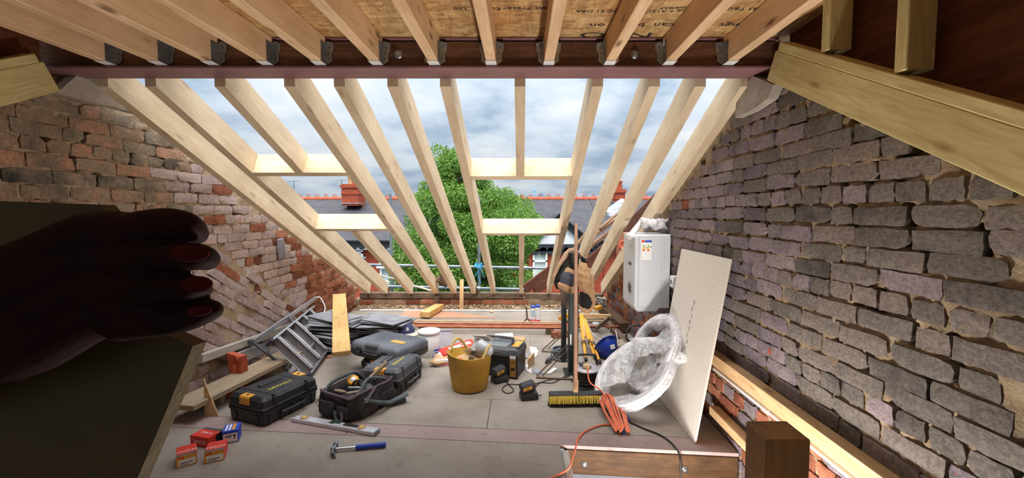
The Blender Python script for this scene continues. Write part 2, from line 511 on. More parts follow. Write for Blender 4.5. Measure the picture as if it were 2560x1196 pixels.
def build_bricks(parent, spots, mats, keep, stuffmat, rough, place, stuffname='far_bricks'):
    """spots: (along, z, kind, length, zone, tilt, proud); the `keep` largest in the picture become single bricks"""
    cache = {}; rr = random.Random(3)
    def size(s):
        P = place(s).translation
        d = (P - CAM); return -s[3] / max(0.3, d.length) ** 2 if d.y > 0.2 else 0
    spots = sorted(spots, key=size)
    rest = {}
    for i, s in enumerate(spots):
        key = (round(s[3], 2), s[4], rr.randrange(6))
        if i < keep:
            if key not in cache:
                cache[key] = brick_variant(s[3], s[7] if len(s) > 7 else 0.0665, hash(key) % 9999, rough=rough).mesh('brick', mats[s[4]])
            link('brick', cache[key], parent, place(s))
        else:
            rest.setdefault(s[4], []).append((s, place(s)))
    for z, lst in rest.items():
        mb = MB()
        for s, M in lst:
            b_ = brick_variant(s[3], 0.0665, rr.randrange(9999), rough=rough)
            k = len(mb.v); mb.v += [tuple(M @ Vector(p)) for p in b_.v]
            mb.f += [tuple(k + i for i in f_) for f_ in b_.f]; mb.m += b_.m; mb.sm += b_.sm
        tag(obj(stuffname, mb, stuffmat[z], parent), kind='stuff')
def wall_core(name, X, sgn, y0, y1, z0, ztop, mat, carve, res=0.0125, amp=0.008, seed=1):
    ny = int((y1 - y0) / res); nz = int((2.4 - z0) / res)
    Y, Z = np.meshgrid(np.linspace(y0, y1, ny), np.linspace(z0, 2.4, nz), indexing='ij')
    P = np.stack([np.zeros_like(Y), Y, Z], -1).reshape(-1, 3)
    d = 0.0055 + amp * (0.6 * vnoise(P, 55, seed) + 0.6 * vnoise(P, 130, seed + 1) + 0.5 * vnoise(P, 17, seed + 2))
    d = d.reshape(Y.shape)
    d = np.clip(d, 0.0022, 0.05)
    for (cy, cz, w, h, dep) in carve:
        i0 = int((cy - w / 2 - y0) / res); i1 = int((cy + w / 2 - y0) / res) + 1
        j0 = int((cz - h / 2 - z0) / res); j1 = int((cz + h / 2 - z0) / res) + 1
        if i1 <= 0 or j1 <= 0 or i0 >= ny or j0 >= nz: continue
        d[max(0, i0):i1 + 1, max(0, j0):j1 + 1] = dep
    V = np.stack([X + sgn * d, Y, Z], -1).reshape(-1, 3)
    I, J = np.meshgrid(np.arange(ny - 1), np.arange(nz - 1), indexing='ij')
    yc = y0 + (I + 0.5) * (y1 - y0) / (ny - 1); zc = z0 + (J + 0.5) * (2.4 - z0) / (nz - 1)
    ok = zc < ztop(yc)
    I = I[ok]; J = J[ok]; a = I * nz + J
    F = np.stack([a, a + nz, a + nz + 1, a + 1], -1) if sgn < 0 else np.stack([a, a + 1, a + nz + 1, a + nz], -1)
    used = np.unique(F); mp = np.full(len(V), -1); mp[used] = np.arange(len(used))
    V = V[used]; F = mp[F]
    me = bpy.data.meshes.new(name)
    me.vertices.add(len(V)); me.vertices.foreach_set('co', V.ravel())
    me.loops.add(F.size); me.loops.foreach_set('vertex_index', F.ravel().astype(np.int32))
    me.polygons.add(len(F)); me.polygons.foreach_set('loop_start', np.arange(0, F.size, 4, dtype=np.int32))
    me.polygons.foreach_set('use_smooth', np.ones(len(F), dtype=bool))
    me.materials.append(mat); me.update(calc_edges=True); me.validate()
    return tag(link(name, me), kind='structure')

def mortar(name, c1, c2, c3):
    m, nt, ns, ls, b = newmat(name)
    b.inputs['Roughness'].default_value = 0.95; b.inputs['Specular IOR Level'].default_value = 0.1
    ge = ns.new('ShaderNodeNewGeometry'); v = ge.outputs['Position']
    r = ramp(ns, [(0.3, c1), (0.5, c2), (0.7, c3)]); ls.new(noise(ns, ls, v, 7, 6, 0.7), r.inputs['Fac'])
    ls.new(r.outputs[0], b.inputs['Base Color'])
    bumpn(ns, ls, b, noise(ns, ls, v, 90, 5, 0.75), 0.9, 0.01)
    return m
M_MORT_R = mortar('old_lime_mortar', (104, 94, 82), (160, 138, 110), (178, 160, 138))
M_MORT_L = mortar('pale_lime_mortar', (120, 110, 96), (190, 164, 136), (204, 186, 164))
PUR = [(0.12, (94, 85, 90)), (0.35, (127, 115, 121)), (0.6, (146, 132, 136)), (0.88, (163, 145, 144))]
GRY = [(0.12, (84, 78, 75)), (0.35, (112, 105, 99)), (0.6, (129, 119, 112)), (0.88, (142, 127, 119))]
RED = [(0.15, (110, 66, 52)), (0.4, (150, 92, 70)), (0.65, (178, 116, 90)), (0.9, (196, 138, 110))]
PNK = [(0.1, (160, 136, 132)), (0.35, (186, 164, 160)), (0.6, (202, 184, 180)), (0.9, (210, 178, 164))]
SOT = [(0.12, (56, 56, 54)), (0.27, (120, 112, 98)), (0.42, (162, 148, 130)), (0.58, (176, 148, 126)), (0.74, (200, 150, 122)), (0.9, (218, 192, 168))]
def mset(tagname, st, **k): return brickmat(tagname, st, **k), brickmat(tagname + '_far', st, island=True, **k)
Bpur = mset('purple_grey_brick', PUR, patch=(196, 92, 58), patch_at=0.735)
Bgry = mset('grey_brown_brick', GRY, patch=(178, 92, 62), patch_at=0.76)
Bred = mset('red_brick', RED)
Bpnk = mset('pale_pink_brick', PNK, patch=(196, 108, 78), patch_at=0.72)
Bsot = mset('sooty_mixed_brick', SOT, soot=(124, 114, 98))
BM = [Bpur, Bgry, Bred, Bpnk, Bsot]

def courses(y0, y1, z0, ztop, zone, rr, ok=lambda y, z: True, bed=0.077):
    out = []; carve = []; k = 0; z = z0
    while z < 2.2:
        y = y0 - rr.random() * 0.2
        hdr = (k % 5 == 2)
        while y < y1:
            L = 0.107 if hdr or rr.random() < 0.10 else rr.choice((0.21, 0.217, 0.222))
            g = rr.uniform(0.008, 0.013)
            cy = y + L / 2; zz = z + rr.uniform(-0.004, 0.004) + 0.006 * math.sin(cy * 2.1 + k)
            if zz + 0.03 < ztop(cy) and y > y0 - 0.05 and ok(cy, zz):
                out.append([cy, zz, 0, L, zone(cy, zz), rr.uniform(-0.014, 0.014), rr.uniform(-0.007, 0.001)])
                if rr.random() < 0.5: carve.append((cy + L / 2 + g / 2, zz + rr.uniform(-0.01, 0.01), 0.013, rr.uniform(0.03, 0.066), 0.055))
                if rr.random() < 0.10: carve.append((cy + rr.uniform(-.05, .05), zz + 0.038, rr.uniform(0.03, 0.09), 0.012, 0.05))
            y += L + g
        z += bed; k += 1
    return out, carve
rr = random.Random(21)
def ztop_r(Y): return np.where(np.asarray(Y) > 2.12, zroof(np.asarray(Y)) + 0.1, zrear(np.asarray(Y), 1) + 0.1)
def zone_r(y, z):
    t = rr.random()
    if z < 0.42 and t < 0.45: return 2
    if y > 4.4 and z < 0.7: return 2 if t < 0.6 else 0
    if y < 1.9: return 1 if t < 0.85 else 0
    if y < 2.6: return 1 if t < 0.4 else 0
    return 0 if t < 0.96 else 2
sp, cv = courses(0.95, 6.05, -0.24, lambda y: float(ztop_r(y)) - 0.06, zone_r, rr)
wall_right = wall_core('wall_right', XR, 1, -1.2, 6.1, -0.6, ztop_r, M_MORT_R, cv, seed=4)
def place_r(s): return at(XR + s[6], s[0], s[1], 0, s[5], -math.pi / 2)
build_bricks(wall_right, sp, [b_[0] for b_ in BM], 300, [b_[1] for b_ in BM], 1.0, place_r)

rr = random.Random(33)
def ztop_l(Y): return np.where(np.asarray(Y) > 2.12, np.minimum(zroof(np.asarray(Y)) + 0.2, 2.2), zrear(np.asarray(Y), -1) + 0.1)
FS = math.radians(-30)           # rake of the old flue on the left wall
def in_flue(y, z):
    s = (y - 3.36) * math.cos(FS) + (z - 1.05) * math.sin(FS); t = -(y - 3.36) * math.sin(FS) + (z - 1.05) * math.cos(FS)
    return -0.80 < t < 0.03 and s > -0.12
def zone_l(y, z):
    t = rr.random()
    if y < 2.85: return 4
    if y < 3.05: return 4 if t < 0.5 else 3
    if y < 4.2: return 3 if t < 0.93 else 2
    if y < 4.7: return 3 if t < 0.45 else 2
    return 2
sp, cv = courses(1.6, 6.02, 0.03, lambda y: float(ztop_l(y)) - 0.06, zone_l, rr, lambda y, z: not in_flue(y, z))
wall_left = wall_core('wall_left', XL, -1, -1.2, 6.1, -0.6, ztop_l, M_MORT_L, cv[::2], seed=9)
def place_l(s):
    if s[2] == 1: return at(XL + 0.035 + s[6], s[0], s[1], 0, 0, math.pi / 2) @ Matrix.Rotation(-FS + s[5], 4, 'Y')
    return at(XL - s[6], s[0], s[1], 0, s[5], math.pi / 2)
# raked courses of the old chimney flue
fl = []
for k in range(10):
    t = -0.02 - k * 0.076; s_ = -0.10 - (k % 2) * 0.06
    while s_ < 2.3:
        L = 0.21 if rr.random() < 0.8 else 0.105
        cs = s_ + L / 2
        y = 3.36 + cs * math.cos(FS) - t * math.sin(FS); z = 1.05 + cs * math.sin(FS) + t * math.cos(FS)
        if 0.03 < z < 1.4 and 1.7 < y < 5.0 and not (k == 5 and 0.1 < cs < 0.45) and not (k == 0 and rr.random() < 0.35):
            fl.append([y, z, 1, L, 2 if (k in (0, 1) and rr.random() < 0.5) else 3, rr.uniform(-0.03, 0.03), rr.uniform(-0.012, 0.014) ])
        s_ += L + 0.013
build_bricks(wall_left, sp + fl, [b_[0] for b_ in BM], 300, [b_[1] for b_ in BM], 1.15, place_l)
# mortar body of the raked flue behind its bricks
fb = MB()
def fpt(s, t): return (3.36 + s * math.cos(FS) - t * math.sin(FS), 1.05 + s * math.sin(FS) + t * math.cos(FS))
poly = [fpt(-0.1, 0.0), fpt(2.05, 0.0), fpt(0.75, -0.75), fpt(-0.1, -0.75)]
fb.prism([(p[1], p[0]) for p in poly], 0, 0.034)
obj('flue_mortar', fb, M_MORT_L, wall_left, Matrix(((0, 0, 1, XL - 0.01), (0, 1, 0, 0), (1, 0, 0, 0), (0, 0, 0, 1))))
# slate wedge set upright in the wall, padstones under the steel
sw = MB().box((0, 0, 0), (0.03, 0.085, 0.2), 0.004)
obj('slate_wedge', sw, M_SLATE, wall_left, at(*PX(703, 622, XL + 0.03), 0.08))
def pad(pts, X, parent, sgn):
    P = [PX(px, py, X) for px, py in pts]
    mb = MB().prism([(p.y, p.z) for p in P][::sgn], 0, 0.05)
    obj('padstone', mb, M_CONC, parent, Matrix(((0, 0, -sgn if sgn < 0 else -1, X), (1, 0, 0, 0), (0, 1, 0, 0), (0, 0, 0, 1))) if True else None)
pad([(118, 232), (178, 180), (245, 200), (352, 292), (300, 278)], XL + 0.055, wall_left, -1)
pad([(1860, 295), (1864, 232), (1905, 190), (1960, 212), (1945, 247), (1900, 277)], XR - 0.012, wall_right, 1)

# low front wall, one course of brick over a ledge of rubble
wf = MB().box((-0.57, 6.19, -0.08), (3.74, 0.2, 0.42)).box((-0.57, 6.03, -0.02), (3.74, 0.16, 0.06))
wall_front = tag(obj('wall_front', wf, M_MORT_R), kind='structure')
x = -2.36; k = 0
vm = [brick_variant(0.21, 0.066, 500 + i).mesh('brick', Bred[0]) for i in range(5)]
while x < 1.2:
    X = x + 0.105
    if not (0.14 < X < 0.5): link('brick', vm[k % 5], wall_front, at(X, 6.085 + R.uniform(-.006, .006), 0.096 + R.uniform(-.004, .004), 0, R.uniform(-.02, .02), 0))
    x += 0.226; k += 1
rb = MB()
for i in range(900):
    x = R.uniform(-2.36, 1.2); y = R.uniform(5.955, 6.08); s_ = R.uniform(0.004, 0.016)
    rb.ball((x, y, 0.010 + (y - 5.95) * 0.30), (s_ * R.uniform(.7, 1.6), s_ * R.uniform(.7, 1.4), s_ * R.uniform(.5, 1)), 5, 4)
tag(obj('mortar_rubble', rb, M_MORT_L, wall_front), kind='stuff')
timber('gypsum_edge_strip', (-2.3, 5.93, 0.011), (1.2, 5.88, 0.011), 0.035, 0.018, M_WHITEP, 'long white strip along the floor at the foot of the far brick course', 'strip')
timber('wall_plate', (-2.36, 6.14, 0.185), (0.05, 6.13, 0.185), 0.11, 0.085, M_OLDWOOD, 'weathered timber wall plate under the rafter feet, left of the pine stud', 'wall plate')
timber('wall_plate', (0.06, 6.15, 0.17), (1.2, 6.13, 0.165), 0.11, 0.085, M_OLDWOOD, 'dark weathered timber plate behind the hanging jacket', 'wall plate')

# ---- behind the camera: the dormer's end wall, its unseen opening added for fill daylight
tag(obj('wall_back', MB().box((-0.57, -1.25, -0.8), (4.2, 0.08, 3.8)).box((-1.95, -1.25, 1.7), (1.5, 0.08, 1.2)).box((0.9, -1.25, 1.7), (1.5, 0.08, 1.2)).box((-0.5, -1.25, 2.22), (1.6, 0.08, 0.14)), M_OLDWOOD), kind='structure')

# ---- roof deck (oriented strand board) with its stencilled print
def osb():
    m, nt, ns, ls, b = newmat('oriented_strand_board')
    b.inputs['Roughness'].default_value = 0.6; b.inputs['Specular IOR Level'].default_value = 0.25
    v = coords(ns, ls, (1, 1, 1), False)
    wrp = ns.new('ShaderNodeMapping'); wrp.inputs['Scale'].default_value = (9, 30, 9); wrp.inputs['Rotation'].default_value = (0, 0, 0.2); ls.new(v, wrp.inputs['Vector'])
    vo = ns.new('ShaderNodeTexVoronoi'); vo.inputs['Scale'].default_value = 1.6; ls.new(wrp.outputs[0], vo.inputs['Vector'])
    sep = ns.new('ShaderNodeSeparateColor'); ls.new(vo.outputs['Color'], sep.inputs[0])
    r = ramp(ns, [(0.0, (180, 144, 96)), (0.35, (206, 170, 118)), (0.7, (222, 190, 138)), (1.0, (198, 156, 106))]); ls.new(sep.outputs[0], r.inputs['Fac'])
    w2 = ns.new('ShaderNodeMapping'); w2.inputs['Scale'].default_value = (30, 8, 9); w2.inputs['Rotation'].default_value = (0, 0, 0.5); ls.new(v, w2.inputs['Vector'])
    n2 = noise(ns, ls, w2.outputs[0], 1.0, 5, 0.7, 1.0)
    r2 = ramp(ns, [(0.3, (176, 158, 138)), (0.6, (255, 255, 255))]); ls.new(n2, r2.inputs['Fac'])
    n3 = noise(ns, ls, v, 3, 3)
    r3 = ramp(ns, [(0.35, (224, 190, 156)), (0.6, (255, 255, 255))]); ls.new(n3, r3.inputs['Fac'])
    c = mixc(ns, ls, 0.8, r.outputs[0], r2.outputs[0], 'MULTIPLY'); c = mixc(ns, ls, 0.7, c, r3.outputs[0], 'MULTIPLY')
    ls.new(c, b.inputs['Base Color']); bumpn(ns, ls, b, sep.outputs[1], 0.25, 0.002)
    return m
M_OSB = osb()
ceiling = tag(obj('ceiling', MB().box((-0.55, 0.56, ZC + 0.01), (4.1, 3.6, 0.02)), M_OSB), kind='structure')
def stencil(body, px, py, h, ext=1.0):
    p = PZ(px, py, ZC - 0.0008)
    M = Matrix(((-1, 0, 0, p.x), (0, 1, 0, p.y), (0, 0, -1, p.z), (0, 0, 0, 1)))
    text(body, h, M, M_INK, ceiling, 'stencil_print', sx=ext)
for body, px, py, h, ex in (('Ltd', 1150, 22, .036, 1.2), ('Eu', 1240, 22, .036, 1.2), ('Fraser', 1292, 21, .036, 1.3), ('est', 1353, 21, .036, 1.2), ('DBA', 1461, 28, .032, 1.2),
                            ('E1', 1501, 28, .032, 1.2), ('OC', 1535, 28, .032, 1.2), ('A12C', 1641, 28, .032, 1.2), ('+', 1680, 28, .032, 1.2), ('OK', 1706, 26, .032, 1.2), ('GAP', 1668, 20, .026, 1.2), ('mm', 1702, 19, .026, 1.2),
                            ('OSB3 T&G', 1872, 22, .034, 1.2), ('on', 1493, 63, .055, 1.3), ('b', 1603, 63, .055, 1.3), ('can', 1659, 62, .055, 1.3), ('ngt', 1822, 62, .055, 1.3), ('O', 1482, 87, .085, 2.0), ('N', 1600, 88, .085, 1.9)):
    stencil(body, px, py, h, ex)

# ---- steel beam with bolted timber packing
beam = thing('steel_beam', 'red oxide steel ridge beam with bolted brown timber packing across the loft', 'beam', (-0.575, 2.2, 2.1))
obj('bottom_flange', MB().box((0, 0, 0.006), (3.69, 0.165, 0.012), 0.002), M_OXIDE, beam)
obj('web', MB().box((0, 0, 0.075), (3.69, 0.01, 0.126)), M_OXIDE, beam)
obj('top_flange', MB().box((0, 0, 0.144), (3.69, 0.165, 0.01), 0.002), M_OXIDE, beam)
for a, b_ in ((-1.845, 1.02), (1.022, 1.845)):
    obj('packer', MB().box(((a + b_) / 2, -0.038, 0.074), (b_ - a, 0.062, 0.118), 0.002), M_PACKER, beam)
obj('packer', MB().box((0, 0.038, 0.074), (3.69, 0.062, 0.118), 0.002), M_PACKER, beam)
for px in (995, 1587, 2000):
    p = PY(px, 140, 2.13); x = p.x + 0.575
    bo = MB().lathe([(0.0, 0.0), (0.022, 0.0), (0.022, 0.003), (0.0, 0.003)], 18)
    bo.lathe([(0.0115, 0.003), (0.0115, 0.011), (0.007, 0.013), (0.0, 0.013)], 6, sm=False)
    if x < 1.8: obj('bolt', bo, M_GALV, beam, at(x, -0.069, 0.07, math.pi / 2))

# ---- joists in hangers
ORD = ['first', 'second', 'third', 'fourth', 'fifth', 'sixth', 'seventh', 'eighth', 'ninth', 'tenth', 'eleventh', 'twelfth', 'thirteenth']
JPX = [282, 410, 539, 673, 805, 946, 1088, 1229, 1371, 1521, 1667, 1817]
hg = MB()
hg.box((-0.032, 0, -0.0012), (0.064, 0.052, 0.0016), 0, 1)
for s_ in (-1, 1):
    hg.box((-0.03, s_ * 0.0262, 0.05), (0.06, 0.0016, 0.1))
    hg.prism([(s_ * 0.026, -0.002), (s_ * 0.052, 0.018), (s_ * 0.050, 0.05), (s_ * 0.060, 0.07), (s_ * 0.062, 0.105), (s_ * 0.026, 0.118)][::s_], 0, 0.002, 0, Matrix(((0, 0, -1, 0), (1, 0, 0, 0), (0, 1, 0, 0), (0, 0, 0, 1))))
    hg.box((-0.008, s_ * 0.044, 0.1), (0.016, 0.034, 0.002))
    for z in (0.03, 0.055, 0.085): hg.ball((-0.003, s_ * (0.036 + 0.1 * (z - 0.03)), z), 0.0032, 6, 4, 2)
hg_me = hg.mesh('joist_hanger', [M_GALV, M_WHITEP, M_RUBBER])
for i, px in enumerate(JPX):
    X = PY(px, 168, 2.13).x
    M = frame((X, -1.2, 2.117 + 0.066), (0, 1, 0))
    o = tag(obj('ceiling_joist', MB().box((1.663, 0, 0), (3.326, 0.049, 0.131), 0.003), M_JOIST), 'sawn pine ceiling joist in a steel hanger, %s from the left along the steel beam' % ORD[i], 'joist', 'ceiling joists in hangers')
    o.matrix_world = M
    link('joist_hanger', hg_me, o, Matrix.Translation((3.327, 0, -0.0665)))
    if i == 2: text('CLEN', 0.03, at(2.62, -0.0249, 0.01, math.pi / 2, 0, 0), M_INK, o, 'stamp')
    if i in (8, 9, 10):
        obj('sticker', MB().box((3.30, 0.0275, 0.035), (0.022, 0.001, 0.03)), M_PAPER, o)
timber('ceiling_joist', (1.335, -1.2, 2.183), (1.335, 1.72, 2.183), 0.049, 0.131, M_JOIST, 'pine joist glimpsed beyond the cheek studs at the top right', 'joist', group='ceiling joists in hangers')

# ---- rear rafters, sole plates, studs and cheek boarding
for side, X, Xs in ((1, 1.225, 'right'), (-1, -2.275, 'left')):
    sl = math.atan(0.563); z0 = zrear(2.06, side)
    up = (0, -math.sin(sl), math.cos(sl))
    h = 0.155 * math.cos(sl)
    c0 = Vector((X, 2.06, z0 + 0.0775)); c1 = Vector((X, -1.1, zrear(-1.1, side) + 0.0775))
    rf = timber('rear_rafter', c0, c1, 0.05, h, M_TREAT, 'treated yellow-green rafter sloping down the %s party wall towards the viewer' % Xs, 'rafter', up)
    d = (c1 - c0).normalized(); nrm = Vector((0, -math.sin(sl), math.cos(sl)))
    nrm = Vector((0, -d.z, d.y)); nrm = nrm if nrm.z > 0 else -nrm
    if side > 0:
        for k, (lx, s_) in enumerate(((1.55, 'BS EN'), (1.62, 'PEFC 08-85'), (1.95, 'C24 KD'))):
            text(s_, 0.022, Matrix.Translation((lx, 0.0252, 0.0 - 0.02 * (k % 2))) @ Matrix(((-1, 0, 0, 0), (0, 0, 1, 0), (0, 1, 0, 0), (0, 0, 0, 1))), plain('grade_ink_%d' % k, (120, 104, 62), (136, 118, 74)), rf, 'grade_stamp')
    o2 = nrm * (h / 2 + 0.02)
    timber('sole_plate', c0 + o2 + d * 0.02, c1 + o2, 0.055, 0.038, M_TREAT, 'treated sole plate lying on the %s sloping rafter' % Xs, 'timber plate', up)
    ys = (1.36, 1.70) if side > 0 else (1.30, 1.75)
    for Y in ys:
        zb = zrear(Y, side) + 0.155 + 0.044 + 0.014
        if ZC - zb > 0.03:
            timber('cheek_stud', (X + side * 0.02, Y, zb - 0.004), (X + side * 0.02, Y, ZC - 0.002), 0.09, 0.045, M_TREAT,
                   'short treated stud standing on the %s sole plate, %s the beam' % (Xs, 'nearer' if Y > 1.5 else 'farther from'), 'stud', (0, 1, 0), 'dormer cheek studs')
    pb = [(-1.2, zrear(-1.2, side) + 0.1), (2.1, zrear(2.1, side) + 0.1), (2.1, ZC), (-1.2, ZC)]
    xx = X + side * 0.085
    ck = MB().prism(pb, 0, 0.012)
    tag(obj('cheek_board', ck, M_PLY, None, Matrix(((0, 0, 1, xx), (1, 0, 0, 0), (0, 1, 0, 0), (0, 0, 0, 1)))), 'dark reddish boarding closing the %s cheek above the sloping rafter' % Xs, 'board')

# ---- front rafters
AR = math.radians(26); DS = Vector((0, math.cos(AR), -math.sin(AR))); NR = Vector((0, math.sin(AR), math.cos(AR)))
RW, RD = 0.058, 0.16
def on_plane(px, py):
    d = ray(px, py); P0 = Vector((0, 2.285, 2.06)); t = (P0 - CAM).dot(NR) / d.dot(NR); return CAM + d * t
def rafter(X, y0, y1, label, plumb=True):
    b0 = Vector((0, y0, zroof(y0))); b1 = Vector((0, y1, zroof(y1)))
    t0 = Vector((0, y0, zroof(y0) + RD / math.cos(AR))) if plumb else b0 + NR * RD
    t1 = b1 + NR * RD
    mb = MB(); vs = []
    c = 0.003
    for sx in (-1, 1):
        for p in (b0, b1, t1, t0): vs.append((X + sx * RW / 2, p.y, p.z))
    mb.add(vs, [(0, 1, 2, 3), (7, 6, 5, 4), (0, 4, 5, 1), (1, 5, 6, 2), (2, 6, 7, 3), (3, 7, 4, 0)])
    return tag(local_obj('roof_rafter', mb, M_PINE, frame((X, y0, zroof(y0)), DS, NR)), label, 'rafter', 'new pine roof rafters')
NIB = [256.5, 376.5, 550, 724, 848.5, 982, 1113.5, 1300, 1494, 1636, 1751, 1866]
RX = [PY(n, 214, 2.285).x for n in NIB]
YH = [on_plane(740, 432).y, on_plane(870, 573).y, on_plane(1300, 441).y, on_plane(1300, 584).y]
YF = 6.06
for i, X in enumerate(RX):
    if i == 2:
        rafter(X, 2.285, YH[0], 'short pine rafter ending on the upper left trimmer, third from the left wall')
        rafter(X, YH[1] + 0.055, YF, 'short pine rafter below the lower left trimmer', False)
    elif i == 7:
        rafter(X, 2.285, YH[2], 'short pine rafter in the middle ending on the upper right trimmer')
        rafter(X + 0.012, YH[3] + 0.055, YF, 'short pine rafter below the lower right trimmer in front of the tree', False)
    else:
        nm = {0: 'pine rafter running down along the left brick wall', 11: 'pine rafter running down along the right brick wall above the boiler', 1: 'pine rafter second from the left wall, joined by two trimmers on its right side',
              3: 'pine rafter fourth from the left wall, right end of the left trimmers', 4: 'pine rafter fifth from the left wall, between trimmed bay and tree', 5: 'pine rafter sixth from the left wall, crossing the left edge of the tree',
              6: 'pine rafter in front of the tree that carries the left ends of the right trimmers', 8: 'pine rafter carrying the right ends of the right trimmers', 9: 'pine rafter coming down behind the hanging jacket',
              10: 'pine rafter second from the right wall, just left of the boiler'}[i]
        rafter(X, 2.285, YF, nm)
def trimmer(i0, i1, Y, label):
    X0, X1 = RX[i0] + RW / 2 + 0.0005, RX[i1] - RW / 2 - 0.0005
    p0 = Vector((X0, Y, zroof(Y))) + DS * 0.026 + NR * RD / 2; p1 = p0.copy(); p1.x = X1
    return timber('rafter_trimmer', p0, p1, 0.05, RD, M_PINE, label, 'trimmer', NR, 'trimmers between rafters', ch=0.002)
trimmer(1, 3, YH[0], 'upper pine trimmer of the left roof opening')
trimmer(1, 3, YH[1], 'lower pine trimmer of the left roof opening')
trimmer(6, 8, YH[2], 'upper pine trimmer of the right roof opening, over the treetop')
trimmer(6, 8, YH[3], 'lower pine trimmer of the right roof opening, level with the house gable')
# small blocks at the rafter feet
p = PY(1095, 700, 5.95); timber('wood_block', (p.x + 0.01, 5.9, p.z + 0.03), (p.x + 0.09, 6.12, p.z - 0.09), 0.05, 0.1, M_OLDDARK, 'brown timber block leaning beside the fourth rafter foot', 'block')
p = PY(1093, 745, 6.03); timber('wood_block', (p.x, 6.02, 0.10), (p.x, 6.02, 0.19), 0.07, 0.05, M_OLDWOOD, 'short upright block under the fourth rafter foot', 'block', (0, 1, 0))
p = PZ(1155, 775); timber('pine_stud', (p.x, 5.93, 0.0), (p.x, 6.0, 0.44), 0.055, 0.03, M_BATTEN, 'narrow upright pine stick standing at the far edge of the floor', 'stick', (0, 1, 0))
p = PY(1180, 700, 5.95); timber('wood_block', (p.x - 0.03, 5.93, 0.42), (p.x + 0.07, 6.1, 0.22), 0.03, 0.06, M_OLDDARK, 'thin dark batten leaning beside the sixth rafter foot', 'batten')

# ---- stair opening: trimmer joists, sheet edge, post, wall battens, conduit
tj = thing('trimmer_joist', 'brown bolted timber trimmer below the floor edge at the stair opening', 'joist', (0.26, fy(0.26, -0.135), -0.024), math.atan(-0.0872))
obj('timber', MB().box((0.5, 0, -0.075), (1.0, 0.05, 0.15), 0.003), wood('trimmer_brown_wood', (92, 65, 39), (66, 45, 27), dirt=(50, 34, 22)), tj)
for px in (1463, 1708):
    bo = MB().lathe([(0.0, 0.0), (0.02, 0.0), (0.02, 0.003), (0.0, 0.003)], 16).lathe([(0.010, 0.003), (0.010, 0.011), (0.0, 0.012)], 6, sm=False)
    obj('bolt', bo, M_GALV, tj, at(PY(px, 1155, 2.4).x - 0.26, -0.0255, -0.085, math.pi / 2))
timber('floor_joist', (0.25, 2.33, -0.27), (1.26, 2.24, -0.27), 0.05, 0.18, M_OLDDARK, 'dark lower joist at the bottom of the stair opening', 'joist')
timber('ceiling_sheet', (0.24, 2.2, -0.215), (1.2, 2.1, -0.215), 0.22, 0.012, M_SCAFBOARD, 'grey board lying below the trimmer in the stair opening', 'board')
timber('edge_batten', (0.262, -0.2, -0.055), (0.262, 2.42, -0.055), 0.04, 0.066, M_GREYWOOD, 'pale batten fixed under the cut edge of the near floor sheet', 'batten')
post = timber('newel_post', (0.571, 0.909, -2.6), (0.571, 0.909, 0.90), 0.095, 0.083, wood('shade_dark_post_pine', (176, 138, 98), (146, 110, 74), dirt=(96, 76, 56)), 'sawn square timber post standing in the stair opening at the near right', 'post', (0, 1, 0))  # wood darkened overall to stand in for the post's shaded near face
timber('wall_batten', (1.236, 0.5, 0.467), (1.236, 2.66, 0.467), 0.06, 0.075, M_BATTEN, 'pine batten fixed along the right brick wall above a white conduit', 'batten')
timber('wall_batten', (1.236, 0.5, 0.128), (1.236, 2.62, 0.128), 0.06, 0.055, M_BATTEN, 'lower pine batten on the right brick wall near floor level', 'batten')
cd = thing('conduit', 'white plastic conduit running below the upper wall batten', 'conduit', (1.247, 0.5, 0.385))
obj('pipe', MB().tube([(0, 0, 0), (0, 2.15, 0)], 0.0105, 12), M_WHITEP, cd)
obj('coupling', MB().tube([(0, 1.55, 0), (0, 1.6, 0)], 0.0135, 12), M_WHITEP, cd)
# ------------------------------------------------------------------ outside: street, terrace, tree, scaffold
tag(obj('ground', MB().box((0, 60, -5.65), (200, 100, 0.1)), plain('asphalt_street', (92, 92, 94), (110, 110, 112), 0.5, 0.9)), kind='structure')
def farbrick():
    m, nt, ns, ls, b = newmat('orange_red_facing_brick')
    b.inputs['Roughness'].default_value = 0.85
    tc = ns.new('ShaderNodeNewGeometry'); mp = ns.new('ShaderNodeMapping'); mp.inputs['Rotation'].default_value = (math.pi / 2, 0, 0)
    ls.new(tc.outputs['Position'], mp.inputs['Vector'])
    br = ns.new('ShaderNodeTexBrick'); br.inputs['Scale'].default_value = 1.0; br.inputs['Brick Width'].default_value = 0.225; br.inputs['Row Height'].default_value = 0.075
    br.inputs['Mortar Size'].default_value = 0.006; br.inputs['Color1'].default_value = lin((178, 78, 44)); br.inputs['Color2'].default_value = lin((156, 62, 36)); br.inputs['Mortar'].default_value = lin((146, 92, 70))
    ls.new(mp.outputs[0], br.inputs['Vector']); ls.new(br.outputs['Color'], b.inputs['Base Color'])
    return m
